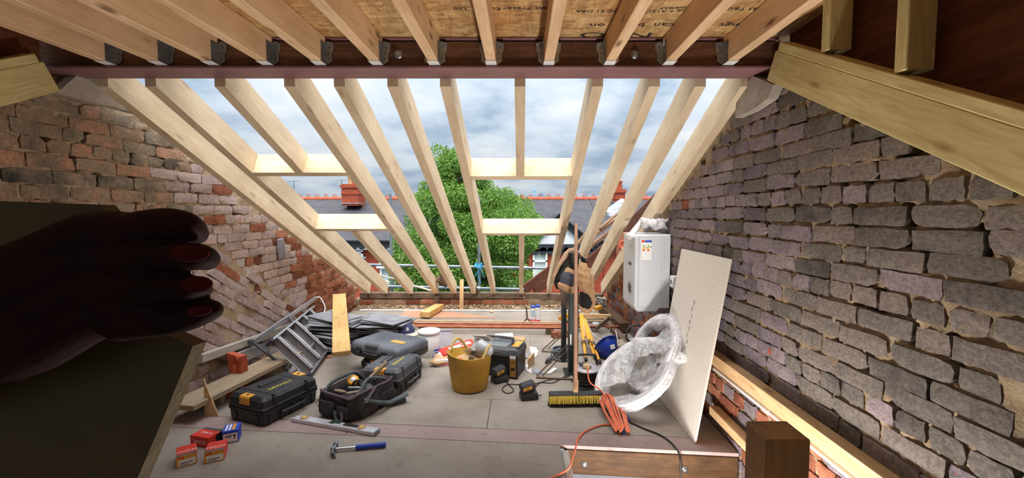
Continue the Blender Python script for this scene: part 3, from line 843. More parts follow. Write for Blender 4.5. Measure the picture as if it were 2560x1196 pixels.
def farslate():
    m, nt, ns, ls, b = newmat('terrace_roof_slate')
    b.inputs['Roughness'].default_value = 0.6
    ge = ns.new('ShaderNodeTexCoord'); v = ge.outputs['Object']
    br = ns.new('ShaderNodeTexBrick'); br.inputs['Scale'].default_value = 1.0; br.inputs['Brick Width'].default_value = 0.3; br.inputs['Row Height'].default_value = 0.21
    br.inputs['Mortar Size'].default_value = 0.012; br.inputs['Color1'].default_value = lin((78, 78, 86)); br.inputs['Color2'].default_value = lin((66, 65, 73)); br.inputs['Mortar'].default_value = lin((48, 48, 55))
    ls.new(v, br.inputs['Vector'])
    n = noise(ns, ls, v, 1.4, 5); r = ramp(ns, [(0.35, (200, 200, 200)), (0.7, (255, 250, 240))]); ls.new(n, r.inputs['Fac'])
    ls.new(mixc(ns, ls, 1.0, br.outputs['Color'], r.outputs[0], 'MULTIPLY'), b.inputs['Base Color'])
    bumpn(ns, ls, b, br.outputs['Fac'], -0.5, 0.02)
    return m
M_FBRICK = farbrick(); M_FSLATE = farslate()
M_PVC = plain('white_window_frame', (236, 238, 240), (244, 245, 246), 3, 0.4)
M_BLK = plain('black_painted_timber', (34, 36, 42), (48, 50, 56), 5, 0.5)
M_NET = plain('curtained_glass', (176, 196, 184), (200, 214, 206), 6.0, 0.15)
YE, YR = 19.0, 23.4               # eaves and ridge of the terrace over the street
ZE = PY(1302, 600, YE).z; ZRG = PY(1302, 499, YR).z
def house(name, x0, x1, label):
    h = thing(name, label, 'building', ((x0 + x1) / 2, YE, -5.6))
    w = x1 - x0; z = lambda Z: Z + 5.6
    obj('wall', MB().box((0, 4.5, z(ZE) / 2 - 0.05), (w, 8.7, z(ZE) - 0.1)), M_FBRICK, h)
    L = math.hypot(YR - YE + 0.3, ZRG - ZE); a = math.atan2(ZRG - ZE, YR - YE + 0.3)
    rf = obj('roof', MB().box((0, L / 2, 0), (w, L, 0.06)), M_FSLATE, h, at(0, -0.3, z(ZE), a))
    obj('roof', MB().box((0, L / 2, 0), (w, L, 0.06)), M_FSLATE, h, at(0, (YR - YE) * 2 + 0.3, z(ZE), a, 0, math.pi))
    rt = MB().tube([(-w / 2, 0, 0), (w / 2, 0, 0)], 0.13, 8)
    rg = obj('ridge', rt, M_TERRA, h, at(0, YR - YE, z(ZRG) + 0.02))
    n = int(w / 0.47)
    cm = MB().tube([(0, 0, 0.1), (-0.09, 0, 0.17), (-0.05, 0, 0.26), (0.05, 0, 0.26), (0.09, 0, 0.17), (0, 0, 0.1)], 0.022, 5).mesh('ridge_crest', M_TERRA)
    for i in range(n): link('ridge_crest', cm, rg, at(-w / 2 + (i + 0.5) * w / n, 0, 0))
    obj('gutter', MB().tube([(-w / 2, -0.36, z(ZE) - 0.02), (w / 2, -0.36, z(ZE) - 0.02)], 0.07, 8), M_BLK, h)
    sc = MB(); n = int(w / 0.34)
    sc.box((0, -0.24, z(ZE) - 0.19), (w, 0.05, 0.22))
    for i in range(n): sc.tube([(-w / 2 + (i + 0.5) * w / n, -0.275, z(ZE) - 0.3), (-w / 2 + (i + 0.5) * w / n, -0.235, z(ZE) - 0.3)], 0.13, 12, sm=False)
    obj('fascia', sc, M_BLK, h)
    sc2 = MB().box((0, -0.16, z(ZE) - 0.38), (w, 0.05, 0.12)); obj('frieze', sc2, M_PVC, h)
    return h
def window(h, px0, py0, px1, py1, Y, bars=(0.36,), glass=None):
    a = PY(px0, py0, Y); b_ = PY(px1, py1, Y); o = h.location
    w = b_.x - a.x; hh = a.z - b_.z; cx = (a.x + b_.x) / 2 - o.x; cz = (a.z + b_.z) / 2 - o.z; yy = Y - o.y
    t = 0.075
    fr = MB()
    fr.box((cx, yy, cz + hh / 2 - t / 2), (w, 0.1, t)).box((cx, yy, cz - hh / 2 + t / 2), (w, 0.1, t))
    for s_ in (-1, 1): fr.box((cx + s_ * (w / 2 - t / 2), yy, cz), (t, 0.1, hh))
    for bfr in bars: fr.box((cx, yy, cz + hh / 2 - bfr * hh), (w, 0.1, t * 0.9))
    fo = obj('window', fr, M_PVC, h)
    obj('pane', MB().box((cx, yy + 0.03, cz), (w - t, 0.012, hh - t)), glass or M_NET, fo)
    obj('sill', MB().box((cx, yy - 0.06, cz - hh / 2 - 0.05), (w + 0.2, 0.2, 0.1), 0.01), M_PVC, fo)
def chimney(h, pxc, py0, py1, Y, wpx, pots, name='chimney'):
    t = PY(pxc, py0, Y); b_ = PY(pxc, py1, Y); w = wpx / FPX * Y; o = h.location
    c = obj(name, MB().box((0, 0, (t.z - b_.z) / 2), (w, w * 1.1, t.z - b_.z)).box((0, 0, t.z - b_.z - 0.12), (w + 0.12, w * 1.1 + 0.12, 0.14)).box((0, 0, t.z - b_.z - 0.5), (w + 0.08, w * 1.1 + 0.08, 0.06)), M_FBRICK, h, at(t.x - o.x, Y - o.y, b_.z - o.z))
    for k in pots:
        obj('chimney_pot', MB().lathe([(0.15, 0), (0.13, 0.35), (0.17, 0.4), (0.17, 0.46), (0.11, 0.46), (0.10, 0.1)], 12), M_TERRA if k >= 0 else M_KRAFT, c, at(k * w * 0.25, 0, t.z - b_.z))
    obj('flashing', MB().box((0, -w * 0.35, 0.12), (w + 0.16, w * 0.5, 0.05)), M_SLATE, c, at(0, 0, 0))
ha = house('terraced_house', -13.5, -4.2, 'red brick terraced house with chimney across the street, left of the tree')
hb = house('terraced_house', -4.15, 3.78, 'terraced house with black and white gable across the street, right of the tree')
hc = house('terraced_house', 3.8, 13.0, 'terraced house across the street at the far right, seen between the last rafters')
chimney(ha, 883, 462, 515, 22.2, 40, (-0.6, 0.6)); chimney(hc, 1548, 474, 512, 22.6, 24, (0.1,))
window(ha, 862, 612, 908, 652, YE - 0.02, (0.5,)); window(ha, 948, 617, 986, 665, YE - 0.02, (0.5,)); window(ha, 950, 668, 986, 705, YE - 0.02, (), M_GLASSY)
obj('door', MB().box((PY(1025, 668, YE).x - ha.location.x, -0.1, PY(1025, 672, YE).z + 5.6), (0.7, 0.12, 1.3), 0.02), M_BLK, ha)
obj('door_frame', MB().box((PY(1010, 668, YE).x - ha.location.x, -0.1, PY(1025, 672, YE).z + 5.6), (0.1, 0.16, 1.4), 0.01), M_PVC, ha)
window(hb, 1332, 627, 1368, 700, 18.45, (0.36,)); window(hb, 1278, 690, 1288, 712, YE - 0.02, ())
# projecting gable of the house on the right
g0 = PY(1308, 622, 18.5); g1 = PY(1486, 622, 18.5); gt = PY(1397, 548, 18.5); o = hb.location
def rel(p, y): return (p.x - o.x, p.z - o.z)
gb = MB().prism([rel(g0, 0), rel(g1, 0), rel(gt, 0)], 0, 0.5)
Mg = Matrix(((1, 0, 0, 0), (0, 0, -1, -0.02), (0, 1, 0, 0), (0, 0, 0, 1)))
gbl = obj('gable', gb, M_PVC, hb, Mg)
obj('bay_wall', MB().box(((g0.x + g1.x) / 2 - o.x, -0.2, (g0.z + 5.6) / 2 - 0.1), (g1.x - g0.x - 0.5, 0.6, g0.z + 5.4)), M_FBRICK, hb)
for a, b_ in ((g0, gt), (gt, g1)):
    d = (b_ - a); M = frame((a.x - o.x, -0.62, a.z - o.z), (d.x, 0, d.z), (0, 0, 1))
    obj('bargeboard', MB().box((d.length / 2, 0, 0.02), (d.length + 0.15, 0.1, 0.26)), M_BLK, gbl, Mg.inverted() @ M)
    obj('gable_roof', MB().box((d.length / 2, 1.0, 0.17), (d.length + 0.3, 2.4, 0.05)), M_FSLATE, hb, M)
bm = MB().box(((g0.x + g1.x) / 2 - o.x, -0.6, g0.z - o.z + 0.05), (g1.x - g0.x, 0.12, 0.3))
for k in range(9): bm.tube([(g0.x - o.x + (k + .5) * (g1.x - g0.x) / 9, -0.66, g0.z - o.z - 0.1), (g0.x - o.x + (k + .5) * (g1.x - g0.x) / 9, -0.56, g0.z - o.z - 0.1)], 0.17, 12, sm=False)
obj('gable_beam', bm, M_BLK, gbl, Mg.inverted())
p = PY(1398, 545, 18.5); obj('finial', MB().ball((p.x - o.x, -0.5, p.z - o.z), 0.16, 10, 8), M_TERRA, hb)
# two roof aerials
for px, py0, py1, lab in ((736, 452, 500, 'thin television aerial mast on the far roof ridge at the left'), (855, 450, 500, 'thin aerial mast beside the far chimney')):
    a = PY(px, py1, 22.5); b_ = PY(px, py0, 22.5)
    an = thing('roof_aerial', lab, 'aerial', (a.x, 22.5, a.z - 0.3))
    obj('mast', MB().tube([(0, 0, 0), (0, 0, b_.z - a.z + 0.3)], 0.022, 6), M_SCAFF, an)
    obj('boom', MB().tube([(-0.35, 0, b_.z - a.z + 0.25), (0.25, 0, b_.z - a.z + 0.3)], 0.015, 5), M_SCAFF, an)
# towers on the skyline
M_TOW = plain('tower_glass', (150, 176, 196), (176, 198, 214), 0.05, 0.2)
M_TOWD = plain('tower_glass_dark', (96, 132, 160), (120, 156, 182), 0.05, 0.2)
for x0, x1, y0, mt, lab in ((1328, 1341, 473, M_TOW, 'pale tall tower block on the skyline above the far roof'), (1347, 1359, 488, M_TOWD, 'blue glass tower block on the skyline beside the pale tower'), (1454, 1471, 494, M_TOWD, 'squat glass tower on the skyline between the right rafters')):
    Y = 700.0; a = PY(x0, y0, Y); b_ = PY(x1, y0, Y); h = thing('tower_block', lab, 'building', ((a.x + b_.x) / 2, Y, -5.6))
    w = b_.x - a.x; H = a.z + 5.6
    obj('shaft', MB().box((0, 0, H / 2), (w, w, H)), mt, h)
    bm_ = MB().box((0, 0, 0), (w + 0.4, 0.3, 1.2)).mesh('floor_band', M_TOW)
    for k in range(3, int(H / 6)): link('floor_band', bm_, h, at(0, -w / 2 - 0.16, 3 + k * 6))
    obj('crown', MB().box((0, 0, H + 1.5), (w * 0.8, w * 0.8, 3)), mt, h)
# tree
def leafmat():
    m, nt, ns, ls, b = newmat('green_leaf')
    b.inputs['Roughness'].default_value = 0.55
    ge = ns.new('ShaderNodeNewGeometry')
    r = ramp(ns, [(0.0, (70, 104, 40)), (0.5, (106, 148, 56)), (0.92, (146, 180, 80)), (1.0, (180, 168, 76))])
    n = noise(ns, ls, ge.outputs['Position'], 1.1, 3)
    f = mathn(ns, ls, 'MULTIPLY_ADD', ge.outputs['Random Per Island'], 0.6, mathn(ns, ls, 'MULTIPLY_ADD', n, 0.9, -0.25))
    ls.new(f, r.inputs['Fac']); ls.new(r.outputs[0], b.inputs['Base Color'])
    b.inputs['Transmission Weight'].default_value = 0.0
    tr = ns.new('ShaderNodeBsdfTranslucent'); ls.new(r.outputs[0], tr.inputs['Color'])
    mx = ns.new('ShaderNodeMixShader'); mx.inputs[0].default_value = 0.3
    ls.new(b.outputs[0], mx.inputs[1]); ls.new(tr.outputs[0], mx.inputs[2])
    ls.new(mx.outputs[0], nt.nodes['Material Output'].inputs['Surface'])
    return m
TY = 12.5
tb = PY(1165, 700, TY)
tree = thing('street_tree', 'large leafy green street tree standing between the terrace and the scaffold', 'tree', (tb.x, TY, -5.6))
rt = random.Random(5)
clumps = []
outline = [(378, 1118, 34), (410, 1122, 48), (450, 1135, 75), (480, 1160, 105), (500, 1180, 130), (540, 1180, 145), (580, 1175, 155), (620, 1165, 160), (660, 1160, 158), (705, 1150, 150), (745, 1150, 140)]
for py, pc, hw in outline:
    py += 14; pc += 10
    n = 3 + hw // 9
    for k in range(n):
        px = pc + rt.uniform(-1, 1) * hw * 0.9
        Y = TY + rt.uniform(-1, 1) * hw / FPX * TY * 0.9
        p = PY(px, py + rt.uniform(-14, 18), TY)
        clumps.append((p.x - tb.x, Y - TY, p.z + 5.6, (0.18 + 0.26 * hw / 160) * rt.uniform(0.8, 1.25)))
lv = []; lf = []
rs = np.random.RandomState(4)
for (cx, cy, cz, cr) in clumps:
    n = int(900 * (cr / 0.4) ** 2)
    d = rs.normal(size=(n, 3)); d /= np.linalg.norm(d, axis=1)[:, None]
    rad = cr * (0.55 + 0.5 * rs.rand(n) ** 0.5)
    c = d * rad[:, None] * np.array([1.15, 1.1, 0.85]) + np.array([cx, cy, cz])
    t1 = rs.normal(size=(n, 3)) * 0.7 + d * 0.6 + np.array([0, 0, -0.5]); t1 /= np.linalg.norm(t1, axis=1)[:, None]
    t2 = np.cross(t1, rs.normal(size=(n, 3))); t2 /= np.linalg.norm(t2, axis=1)[:, None]
    L = 0.075 * (0.7 + 0.7 * rs.rand(n))[:, None]
    lv.append(np.stack([c, c + t1 * L * 0.5 + t2 * L * 0.24, c + t1 * L, c + t1 * L * 0.5 - t2 * L * 0.24], 1).reshape(-1, 3))
V = np.concatenate(lv); nF = len(V) // 4
me = bpy.data.meshes.new('foliage'); me.vertices.add(len(V)); me.vertices.foreach_set('co', V.ravel())
me.loops.add(nF * 4); me.loops.foreach_set('vertex_index', np.arange(nF * 4, dtype=np.int32))
me.polygons.add(nF); me.polygons.foreach_set('loop_start', np.arange(0, nF * 4, 4, dtype=np.int32))
me.materials.append(leafmat()); me.update(calc_edges=True)
tag(link('foliage', me, tree), kind='stuff')
bk = MB().tube([(0, 0, 0), (0.05, 0, 2.5), (-0.1, 0.05, 5.0), (-0.4, 0, 7.5), (-0.55, 0, 9.0)], [0.22, 0.18, 0.14, 0.07, 0.015], 10)
obj('trunk', bk, M_OLDDARK, tree)
br = MB()
for (cx, cy, cz, cr) in clumps[::2]:
    z0 = max(3.2, cz - 1.3); br.tube([(-0.1 * (z0 - 3), 0, z0), (cx * 0.5, cy * 0.5, (z0 + cz) / 2 + 0.1), (cx, cy, cz)], [0.05, 0.03, 0.01], 5)
obj('branches', br, M_OLDDARK, tree)
# scaffold tubes
def pole(name, a, b_, label, r=0.0242, extra=None):
    a = Vector(a); b_ = Vector(b_)
    o_ = tag(obj(name, MB().tube([(0, 0, 0), (0, 0, (b_ - a).length)], r, 14), M_SCAFF), label, 'scaffold tube', 'scaffold tubes outside')
    o_.matrix_world = Matrix.Translation(a) @ (b_ - a).to_track_quat('Z', 'Y').to_matrix().to_4x4()
    return o_
SY = 7.3
p = PY(975.5, 485, SY); pole('scaffold_tube', (p.x, SY, -5.6), p, 'upright scaffold tube left of the tree, in front of the brick house')
p = PY(1197, 490, SY); up2 = pole('scaffold_tube', (p.x, SY, -5.6), p, 'upright scaffold tube in front of the tree with blue rope')
pole('scaffold_tube', PY(905, 662, SY - 0.05), PY(1402, 672, SY - 0.05), 'upper horizontal scaffold rail crossing the tree')
pole('scaffold_tube', PY(955, 716, SY - 0.05), PY(1318, 724, SY - 0.05), 'lower horizontal scaffold rail just above the wall plate')
pole('scaffold_tube', PY(845, 646, 7.0), PY(913, 646, 7.6), 'short stub of scaffold tube beside the left window')
for px, py in ((975, 664), (1197, 669), (1313, 670), (1197, 721)):
    p = PY(px, py, SY - 0.07)
    c = thing('scaffold_coupler', 'steel scaffold coupler at px %d' % px if False else {975: 'steel coupler on the left scaffold upright', 1197: 'steel coupler on the %s rail at the roped upright' % ('upper' if py < 700 else 'lower'), 1313: 'steel coupler on the upper rail right of the tree'}[px], 'coupler', p)
    obj('clamp', MB().tube([(-0.03, 0, 0), (0.03, 0, 0)], 0.034, 10, sm=False), M_GALV, c)
    obj('clamp_bolt', MB().tube([(0, -0.03, 0.0), (0, -0.075, 0.01)], 0.009, 6), M_GALV, c)
p = PY(1197, 668, SY - 0.08)
rp = MB()
for k in range(4): rp.tube([(0.045 * math.cos(t) * (1 + .15 * k), 0.05 * math.sin(t), 0.03 * math.sin(2 * t + k) + 0.012 * k) for t in [i * math.pi / 8 for i in range(17)]], 0.007, 6)
for k, (dx, L) in enumerate(((-0.08, 0.26), (0.10, 0.22), (0.02, 0.30))):
    rp.tube([(dx * t + 0.02 * math.sin(5 * t + k), -0.02, 0.03 - L * t + 0.08 * math.sin(3.1 * t) * (1 if k == 1 else 0)) for t in [i / 8 for i in range(9)]], 0.006, 6)
tag(obj('rope', rp, plain('blue_rope_fibre', (40, 150, 200), (60, 170, 215), 40, 0.7), None, Matrix.Translation(p)), 'bright blue rope knotted round the scaffold upright', 'rope')
for k, (a, b_, lab) in enumerate((((930, 682, 6.7), (985, 697, 6.9), 'thin pale batten outside below the left window'), ((1030, 713, 6.6), (1078, 727, 6.5), 'thin pale batten lying outside by the fourth rafter foot'))):
    timber('batten', PY(*a), PY(*b_), 0.03, 0.02, M_PINE, lab, 'batten')
# neighbouring stripped gable roof on the right, boards and battens
NB = wood('old_roof_board', (150, 118, 92), (112, 82, 62), knots=0.3, dirt=(90, 66, 52))
NBD = wood('old_sarking_dark', (104, 62, 44), (74, 42, 32), knots=0.3)
def pt(px, py, Y): return PY(px, py, Y)
for k, (a, b_, w, h, mt, lab) in enumerate((
    ((1312, 724, 6.35), (1392, 664, 6.9), 0.03, 0.16, NBD, 'old brown board sloping up behind the fourth-last rafter foot'),
    ((1335, 728, 6.5), (1400, 690, 6.9), 0.03, 0.14, NBD, 'lower dark board below the sloping brown board outside'),
    ((1400, 668, 6.9), (1472, 575, 7.4), 0.04, 0.05, NB, 'pale old batten rising outside behind the jacket'),
    ((1462, 628, 6.6), (1550, 560, 7.2), 0.05, 0.06, NB, 'old rafter of the stripped roof outside, lowest'),
    ((1476, 598, 6.9), (1562, 530, 7.4), 0.05, 0.05, NB, 'old rafter of the stripped roof outside, second'),
    ((1500, 573, 7.0), (1560, 522, 7.6), 0.05, 0.05, NB, 'old rafter of the stripped roof outside, third'),
    ((1470, 668, 6.4), (1545, 602, 6.9), 0.02, 0.28, NBD, 'dark red-brown underside boarding of the stripped roof outside'),
    ((1560, 580, 6.6), (1640, 500, 7.3), 0.02, 0.22, NBD, 'brown roof boarding outside above the boiler'),
    ((1578, 548, 6.9), (1648, 492, 7.5), 0.05, 0.06, NB, 'upper old rafter of the stripped roof just left of the last rafter'))):
    timber('old_roof_timber', pt(*a), pt(*b_), w, h, mt, lab, 'timber', group='stripped roof timbers outside')
p0, p1 = pt(1530, 532, 7.5), pt(1566, 508, 7.9)
for k in range(6):
    a = p0.lerp(p1, (k % 3) / 2.2) + Vector((0, 0.02 * k, 0.035 * (k // 3)))
    o_ = obj('roof_slate', MB().box((0, 0, 0), (0.16, 0.26, 0.008), 0.002), M_SLATE); o_.matrix_world = Matrix.Translation(a) @ rot(0.35, -0.5, 0.1 * k)
    tag(o_, ['lowest', 'second', 'third', 'fourth', 'fifth', 'topmost'][k] + ' loose slate left at the top of the stripped roof outside', 'slate', 'loose slates on the stripped roof')
p = PY(1556, 612, 6.4)
vb = thing('vent_pipe_wall', 'small orange brick pier with a round terracotta air vent left of the boiler', 'pier', (p.x, 6.4, 0.0))
obj('pier', MB().box((0.03, 0, 0.55), (0.2, 0.2, 1.1), 0.01), Bred[0], vb)
obj('air_vent', MB().lathe([(0.075, 0), (0.075, 0.02), (0.055, 0.02), (0.05, 0.008), (0, 0.008)], 16), M_TERRA, vb, at(-0.01, -0.1, p.z, math.pi / 2))
# ------------------------------------------------------------------ things on the floor
def loft(mb, rings, m=0, sm=True, close=True, M=None, cap0=False, cap1=False):
    n = len(rings[0]); vs = [p for r_ in rings for p in r_]; fs = []
    for i in range(len(rings) - 1):
        for k in range(n if close else n - 1):
            a = i * n + k; b_ = i * n + (k + 1) % n
            fs.append((a, b_, b_ + n, a + n))
    mb.add(vs, fs, m, sm, M)
    if cap0: mb.add(rings[0], [tuple(range(n))[::-1]], m, False, M)
    if cap1: mb.add(rings[-1], [tuple(range(n))], m, False, M)
    return mb
def rrect(w, d, r, z, n=5, jit=None):
    pts = []
    for cx, cy, a0 in ((w / 2 - r, d / 2 - r, 0), (-w / 2 + r, d / 2 - r, 90), (-w / 2 + r, -d / 2 + r, 180), (w / 2 - r, -d / 2 + r, 270)):
        for k in range(n + 1):
            t = math.radians(a0 + 90 * k / n); pts.append((cx + r * math.cos(t), cy + r * math.sin(t), z))
    return pts
def spline(pts, n=8):
    P = [Vector(p) for p in pts]; out = []
    for i in range(len(P) - 1):
        p0, p1, p2, p3 = P[max(i - 1, 0)], P[i], P[i + 1], P[min(i + 2, len(P) - 1)]
        for k in range(n):
            t = k / n
            out.append(0.5 * ((2 * p1) + (p2 - p0) * t + (2 * p0 - 5 * p1 + 4 * p2 - p3) * t * t + (3 * p1 - p0 - 3 * p2 + p3) * t ** 3))
    return out + [P[-1]]
def FT(px, py, z=0.0): return PZ(px, py, z)
def TXT(body, size, M, mat, parent, nm='lettering', sx=1.0): return text(body, size, M, mat, parent, nm, sx=sx)
FRONT = Matrix(((1, 0, 0, 0), (0, 0, -1, 0), (0, 1, 0, 0), (0, 0, 0, 1)))   # text standing on a face looking to -Y
M_PRW = plain('white_print', (236, 232, 226), (244, 240, 236), 9, 0.7)
M_PRY = plain('yellow_print', (214, 200, 60), (224, 212, 80), 9, 0.6)
M_PRB = plain('dark_print', (40, 36, 34), (54, 48, 46), 9, 0.7)

# ---- stacking tool cases
def tool_case(name, label, loc, rz, w, d, h, dusty=False):
    t = thing(name, label, 'tool case', loc, rz, 'plastic tool cases')
    bm_ = M_BLACKD if dusty else M_BLACK
    hb_ = h * 0.52
    b = MB()
    loft(b, [rrect(w - 0.03, d - 0.03, 0.02, 0.0), rrect(w - 0.016, d - 0.016, 0.022, 0.012), rrect(w - 0.008, d - 0.008, 0.024, hb_ - 0.02), rrect(w + 0.004, d + 0.004, 0.026, hb_ - 0.014), rrect(w + 0.004, d + 0.004, 0.026, hb_)], cap0=True, cap1=True, sm=False)
    for k in range(-2, 3): b.box((w / 2 - 0.004, k * d * 0.19, hb_ * 0.5), (0.012, 0.02, hb_ * 0.72), 0.003)
    for k in (-1, 1): b.box((k * w * 0.3, -d / 2 + 0.004, hb_ * 0.5), (0.03, 0.01, hb_ * 0.6), 0.003)
    body = obj('base', b, M_BLACK, t)
    l = MB()
    loft(l, [rrect(w + 0.004, d + 0.004, 0.026, hb_ + 0.006), rrect(w + 0.004, d + 0.004, 0.026, hb_ + 0.018), rrect(w - 0.004, d - 0.004, 0.026, hb_ + 0.022), rrect(w - 0.012, d - 0.012, 0.026, h - 0.022), rrect(w - 0.05, d - 0.05, 0.02, h - 0.002), rrect(w - 0.06, d - 0.06, 0.02, h)], cap0=True, cap1=True, sm=False)
    for k in (-1, 1): l.box((0, k * d * 0.29, h - 0.004), (w * 0.97, 0.016, 0.014), 0.003).box((w / 2 - 0.004, k * d * 0.29, (h + hb_) / 2), (0.016, 0.03, (h - hb_) * 0.8), 0.003)
    lid = obj('lid', l, bm_, t)
    obj('seal', MB().box((0, 0, hb_ + 0.003), (w - 0.02, d - 0.02, 0.008)), M_RUBBER, t)
    for s_ in (-1, 1):
        la = MB().box((0, s_ * (d / 2 - 0.022), h - 0.004), (w * 0.26, 0.05, 0.012), 0.003).box((0, s_ * (d / 2 + 0.001), h - 0.03), (w * 0.26, 0.012, 0.05), 0.003)
        lo = obj('latch', la, M_ORANGE, t)
        obj('latch_eye', MB().box((0, s_ * (d / 2 - 0.024), h + 0.0025), (0.018, 0.016, 0.002)), M_INK, lo)
    # carrying handle along the right side and one sunk in the lid
    hd = MB().tube(spline([(w / 2 + 0.004, -d * 0.2, hb_ * 0.55), (w / 2 + 0.02, -d * 0.17, hb_ * 0.6), (w / 2 + 0.02, d * 0.17, hb_ * 0.6), (w / 2 + 0.004, d * 0.2, hb_ * 0.55)], 5), 0.009, 8)
    obj('handle', hd, bm_, t)
    rc = obj('handle_recess', MB().box((-w * 0.13, 0, h + 0.0005), (w * 0.2, d * 0.36, 0.003), 0.001), M_RUBBER, lid)
    obj('lid_handle', MB().tube([(-w * 0.13, -d * 0.19, h + 0.002), (-w * 0.13, d * 0.19, h + 0.002)], 0.011, 8), bm_, lid)
    TXT('DEWALT', 0.042, at(w * 0.17, 0, h + 0.0012, 0, 0, math.pi / 2), M_PRY, lid, sx=1.1)
    obj('label_strip', MB().box((w * 0.37, 0, h - 0.0085), (0.02, d * 0.34, 0.004)), M_GALV, lid)
    return t
tool_case('tool_case', 'black stacking tool case with orange latches beside the spirit level', (-1.735, 2.895, 0.0), math.radians(-21), 0.337, 0.44, 0.185)
tc2 = tool_case('tool_case', 'dusty black tool case with orange latches behind the tool bag', (-1.035, 3.33, 0.0), math.radians(-12), 0.33, 0.42, 0.2, True)
# large grey drill case lying on a dark case
blk = tool_case('tool_case', 'dark tool case mostly hidden under the large grey drill case', (-1.17, 3.72, 0.0), math.radians(-29), 0.36, 0.38, 0.115)
g = thing('drill_case', 'large dusty grey-black power tool case with orange badge lying on a dark case', 'tool case', (-1.17, 3.70, 0.1275), math.radians(-29))
b = MB(); w, d, h = 0.58, 0.40, 0.135
loft(b, [rrect(w - .04, d - .04, .04, 0), rrect(w, d, .045, .02), rrect(w, d, .045, .062)], cap0=True, cap1=True)
obj('base', b, M_BLACK, g)
b = MB(); loft(b, [rrect(w, d, .045, .066), rrect(w, d, .045, h - .03), rrect(w - .03, d - .03, .045, h - .006), rrect(w - .08, d - .08, .04, h)], cap0=True, cap1=True)
lid = obj('lid', b, plain('dusty_blue_grey_plastic', (70, 74, 84), (104, 108, 118), 4, 0.55, bump=0.1), g)
obj('lid_recess', MB().box((-0.02, -d / 2 + 0.02, h - 0.02), (0.16, 0.05, 0.045), 0.012), M_BLACKD, lid)
for s_ in (-0.17, 0.14): obj('latch', MB().box((s_, -d / 2 - 0.004, 0.066), (0.06, 0.016, 0.06), 0.004).box((s_, -d / 2 - 0.013, 0.045), (0.045, 0.01, 0.03), 0.003), M_BLACK, g)
obj('handle', MB().tube(spline([(-0.09, -d / 2, 0.06), (-0.08, -d / 2 - 0.025, 0.06), (0.05, -d / 2 - 0.025, 0.06), (0.06, -d / 2, 0.06)], 5), 0.011, 8), M_BLACK, g)
bd = obj('badge', MB().box((0.13, -0.03, h + 0.0015), (0.15, 0.055, 0.003), 0.001), M_ORANGE, lid)
TXT('HCB', 0.05, at(0.13, -0.03, h + 0.0035), M_KRAFT, bd, sx=1.3)

# ---- big deep toolbox
t = thing('deep_toolbox', 'deep black toolbox with grey carry handle and brown XR label behind the yellow tub', 'toolbox', (-0.165, 3.62, 0.0), math.radians(-17))
w, d, h = 0.37, 0.27, 0.255
b = MB(); loft(b, [rrect(w - .03, d - .03, .02, 0), rrect(w - .012, d - .012, .024, .012), rrect(w - .006, d - .006, .024, h - .075)], cap0=True, cap1=True, sm=False)
b.box((w * .40, -d / 2 - .002, .1), (.085, .02, .19), .006).box((-w * .40, -d / 2 - .002, .1), (.07, .02, .19), .006)
obj('body', b, M_BLACK, t)
b = MB(); loft(b, [rrect(w + .01, d + .01, .028, h - .07), rrect(w + .01, d + .01, .028, h - .05), rrect(w, d, .028, h - .02), rrect(w - .05, d - .05, .02, h)], cap0=True, cap1=True, sm=False)
lid = obj('lid', b, M_BLACKD, t)
obj('tray_window', MB().box((-.02, -.05, h + .001), (.2, .1, .004), .001), plain('smoky_clear_plastic', (120, 128, 128), (140, 146, 146), 8, .2), lid)
for s_ in (-1, 1):
    la = obj('latch', MB().box((s_ * w * .40, -.02, h + .002), (.075, .17, .008), .002).box((s_ * w * .40, -d / 2 - .004, h - .035), (.075, .018, .05), .004), M_ORANGE if s_ < 0 else M_BLACKD, t)
    if s_ > 0: obj('latch_pad', MB().box((s_ * w * .40, -.02, h + .0075), (.062, .15, .004), .001), M_ORANGE, la)
obj('front_latch', MB().box((-.02, -d / 2 - .006, h - .045), (.1, .016, .035), .003), M_BLACKD, t)
obj('carry_handle', MB().tube(spline([(-.115, -.045, h), (-.115, -.045, h + .05), (-.1, -.045, h + .062), (.1, -.045, h + .062), (.115, -.045, h + .05), (.115, -.045, h)], 4), .012, 8), M_BLACKD, t)
lb = obj('label', MB().box((w * .40, -d / 2 - .0135, .095), (.05, .003, .15)), plain('brown_label_card', (150, 108, 40), (164, 120, 50), 8, .6), t)
TXT('XR', .026, Matrix.Translation((w * .40, -d / 2 - .0155, .14)) @ FRONT, M_INK, lb)
obj('label_picture', MB().box((w * .40, -d / 2 - .0155, .085), (.034, .001, .02)), M_INK, lb)
obj('label_tag', MB().box((w * .40, -d / 2 - .0155, .185), (.05, .003, .025)), M_WHITEP, lb)

# ---- open black tool bag
t = thing('tool_bag', 'open black fabric tool bag stuffed with hand tools', 'tool bag', (-1.165, 2.935, 0.0), math.radians(-24))
M_FAB = plain('black_bag_fabric', (40, 37, 40), (60, 54, 58), 9, .85, bump=.4)
M_FABP = plain('faded_purple_black_fabric', (78, 64, 74), (98, 84, 92), 7, .85, bump=.4)
M_STRAP = plain('grey_green_strap', (70, 80, 84), (92, 102, 106), 14, .8, bump=.2)
w, d, h = .33, .42, .165
def bagring(s, z, bulge=0.0):
    out = []
    for i, p in enumerate(rrect(w * s, d * s, .06, z)):
        k = 1 + bulge * math.sin(i * 1.7) * .05
        out.append((p[0] * k, p[1] * k, z + .012 * math.sin(i * .9) * (z > .1)))
    return out
b = MB(); loft(b, [bagring(.92, 0), bagring(1.0, .03, 1), bagring(1.03, .08, 1), bagring(1.0, .13, 1), bagring(.99, h), bagring(.93, h + .002), bagring(.9, .11), bagring(.86, .07)], cap0=True, cap1=True)
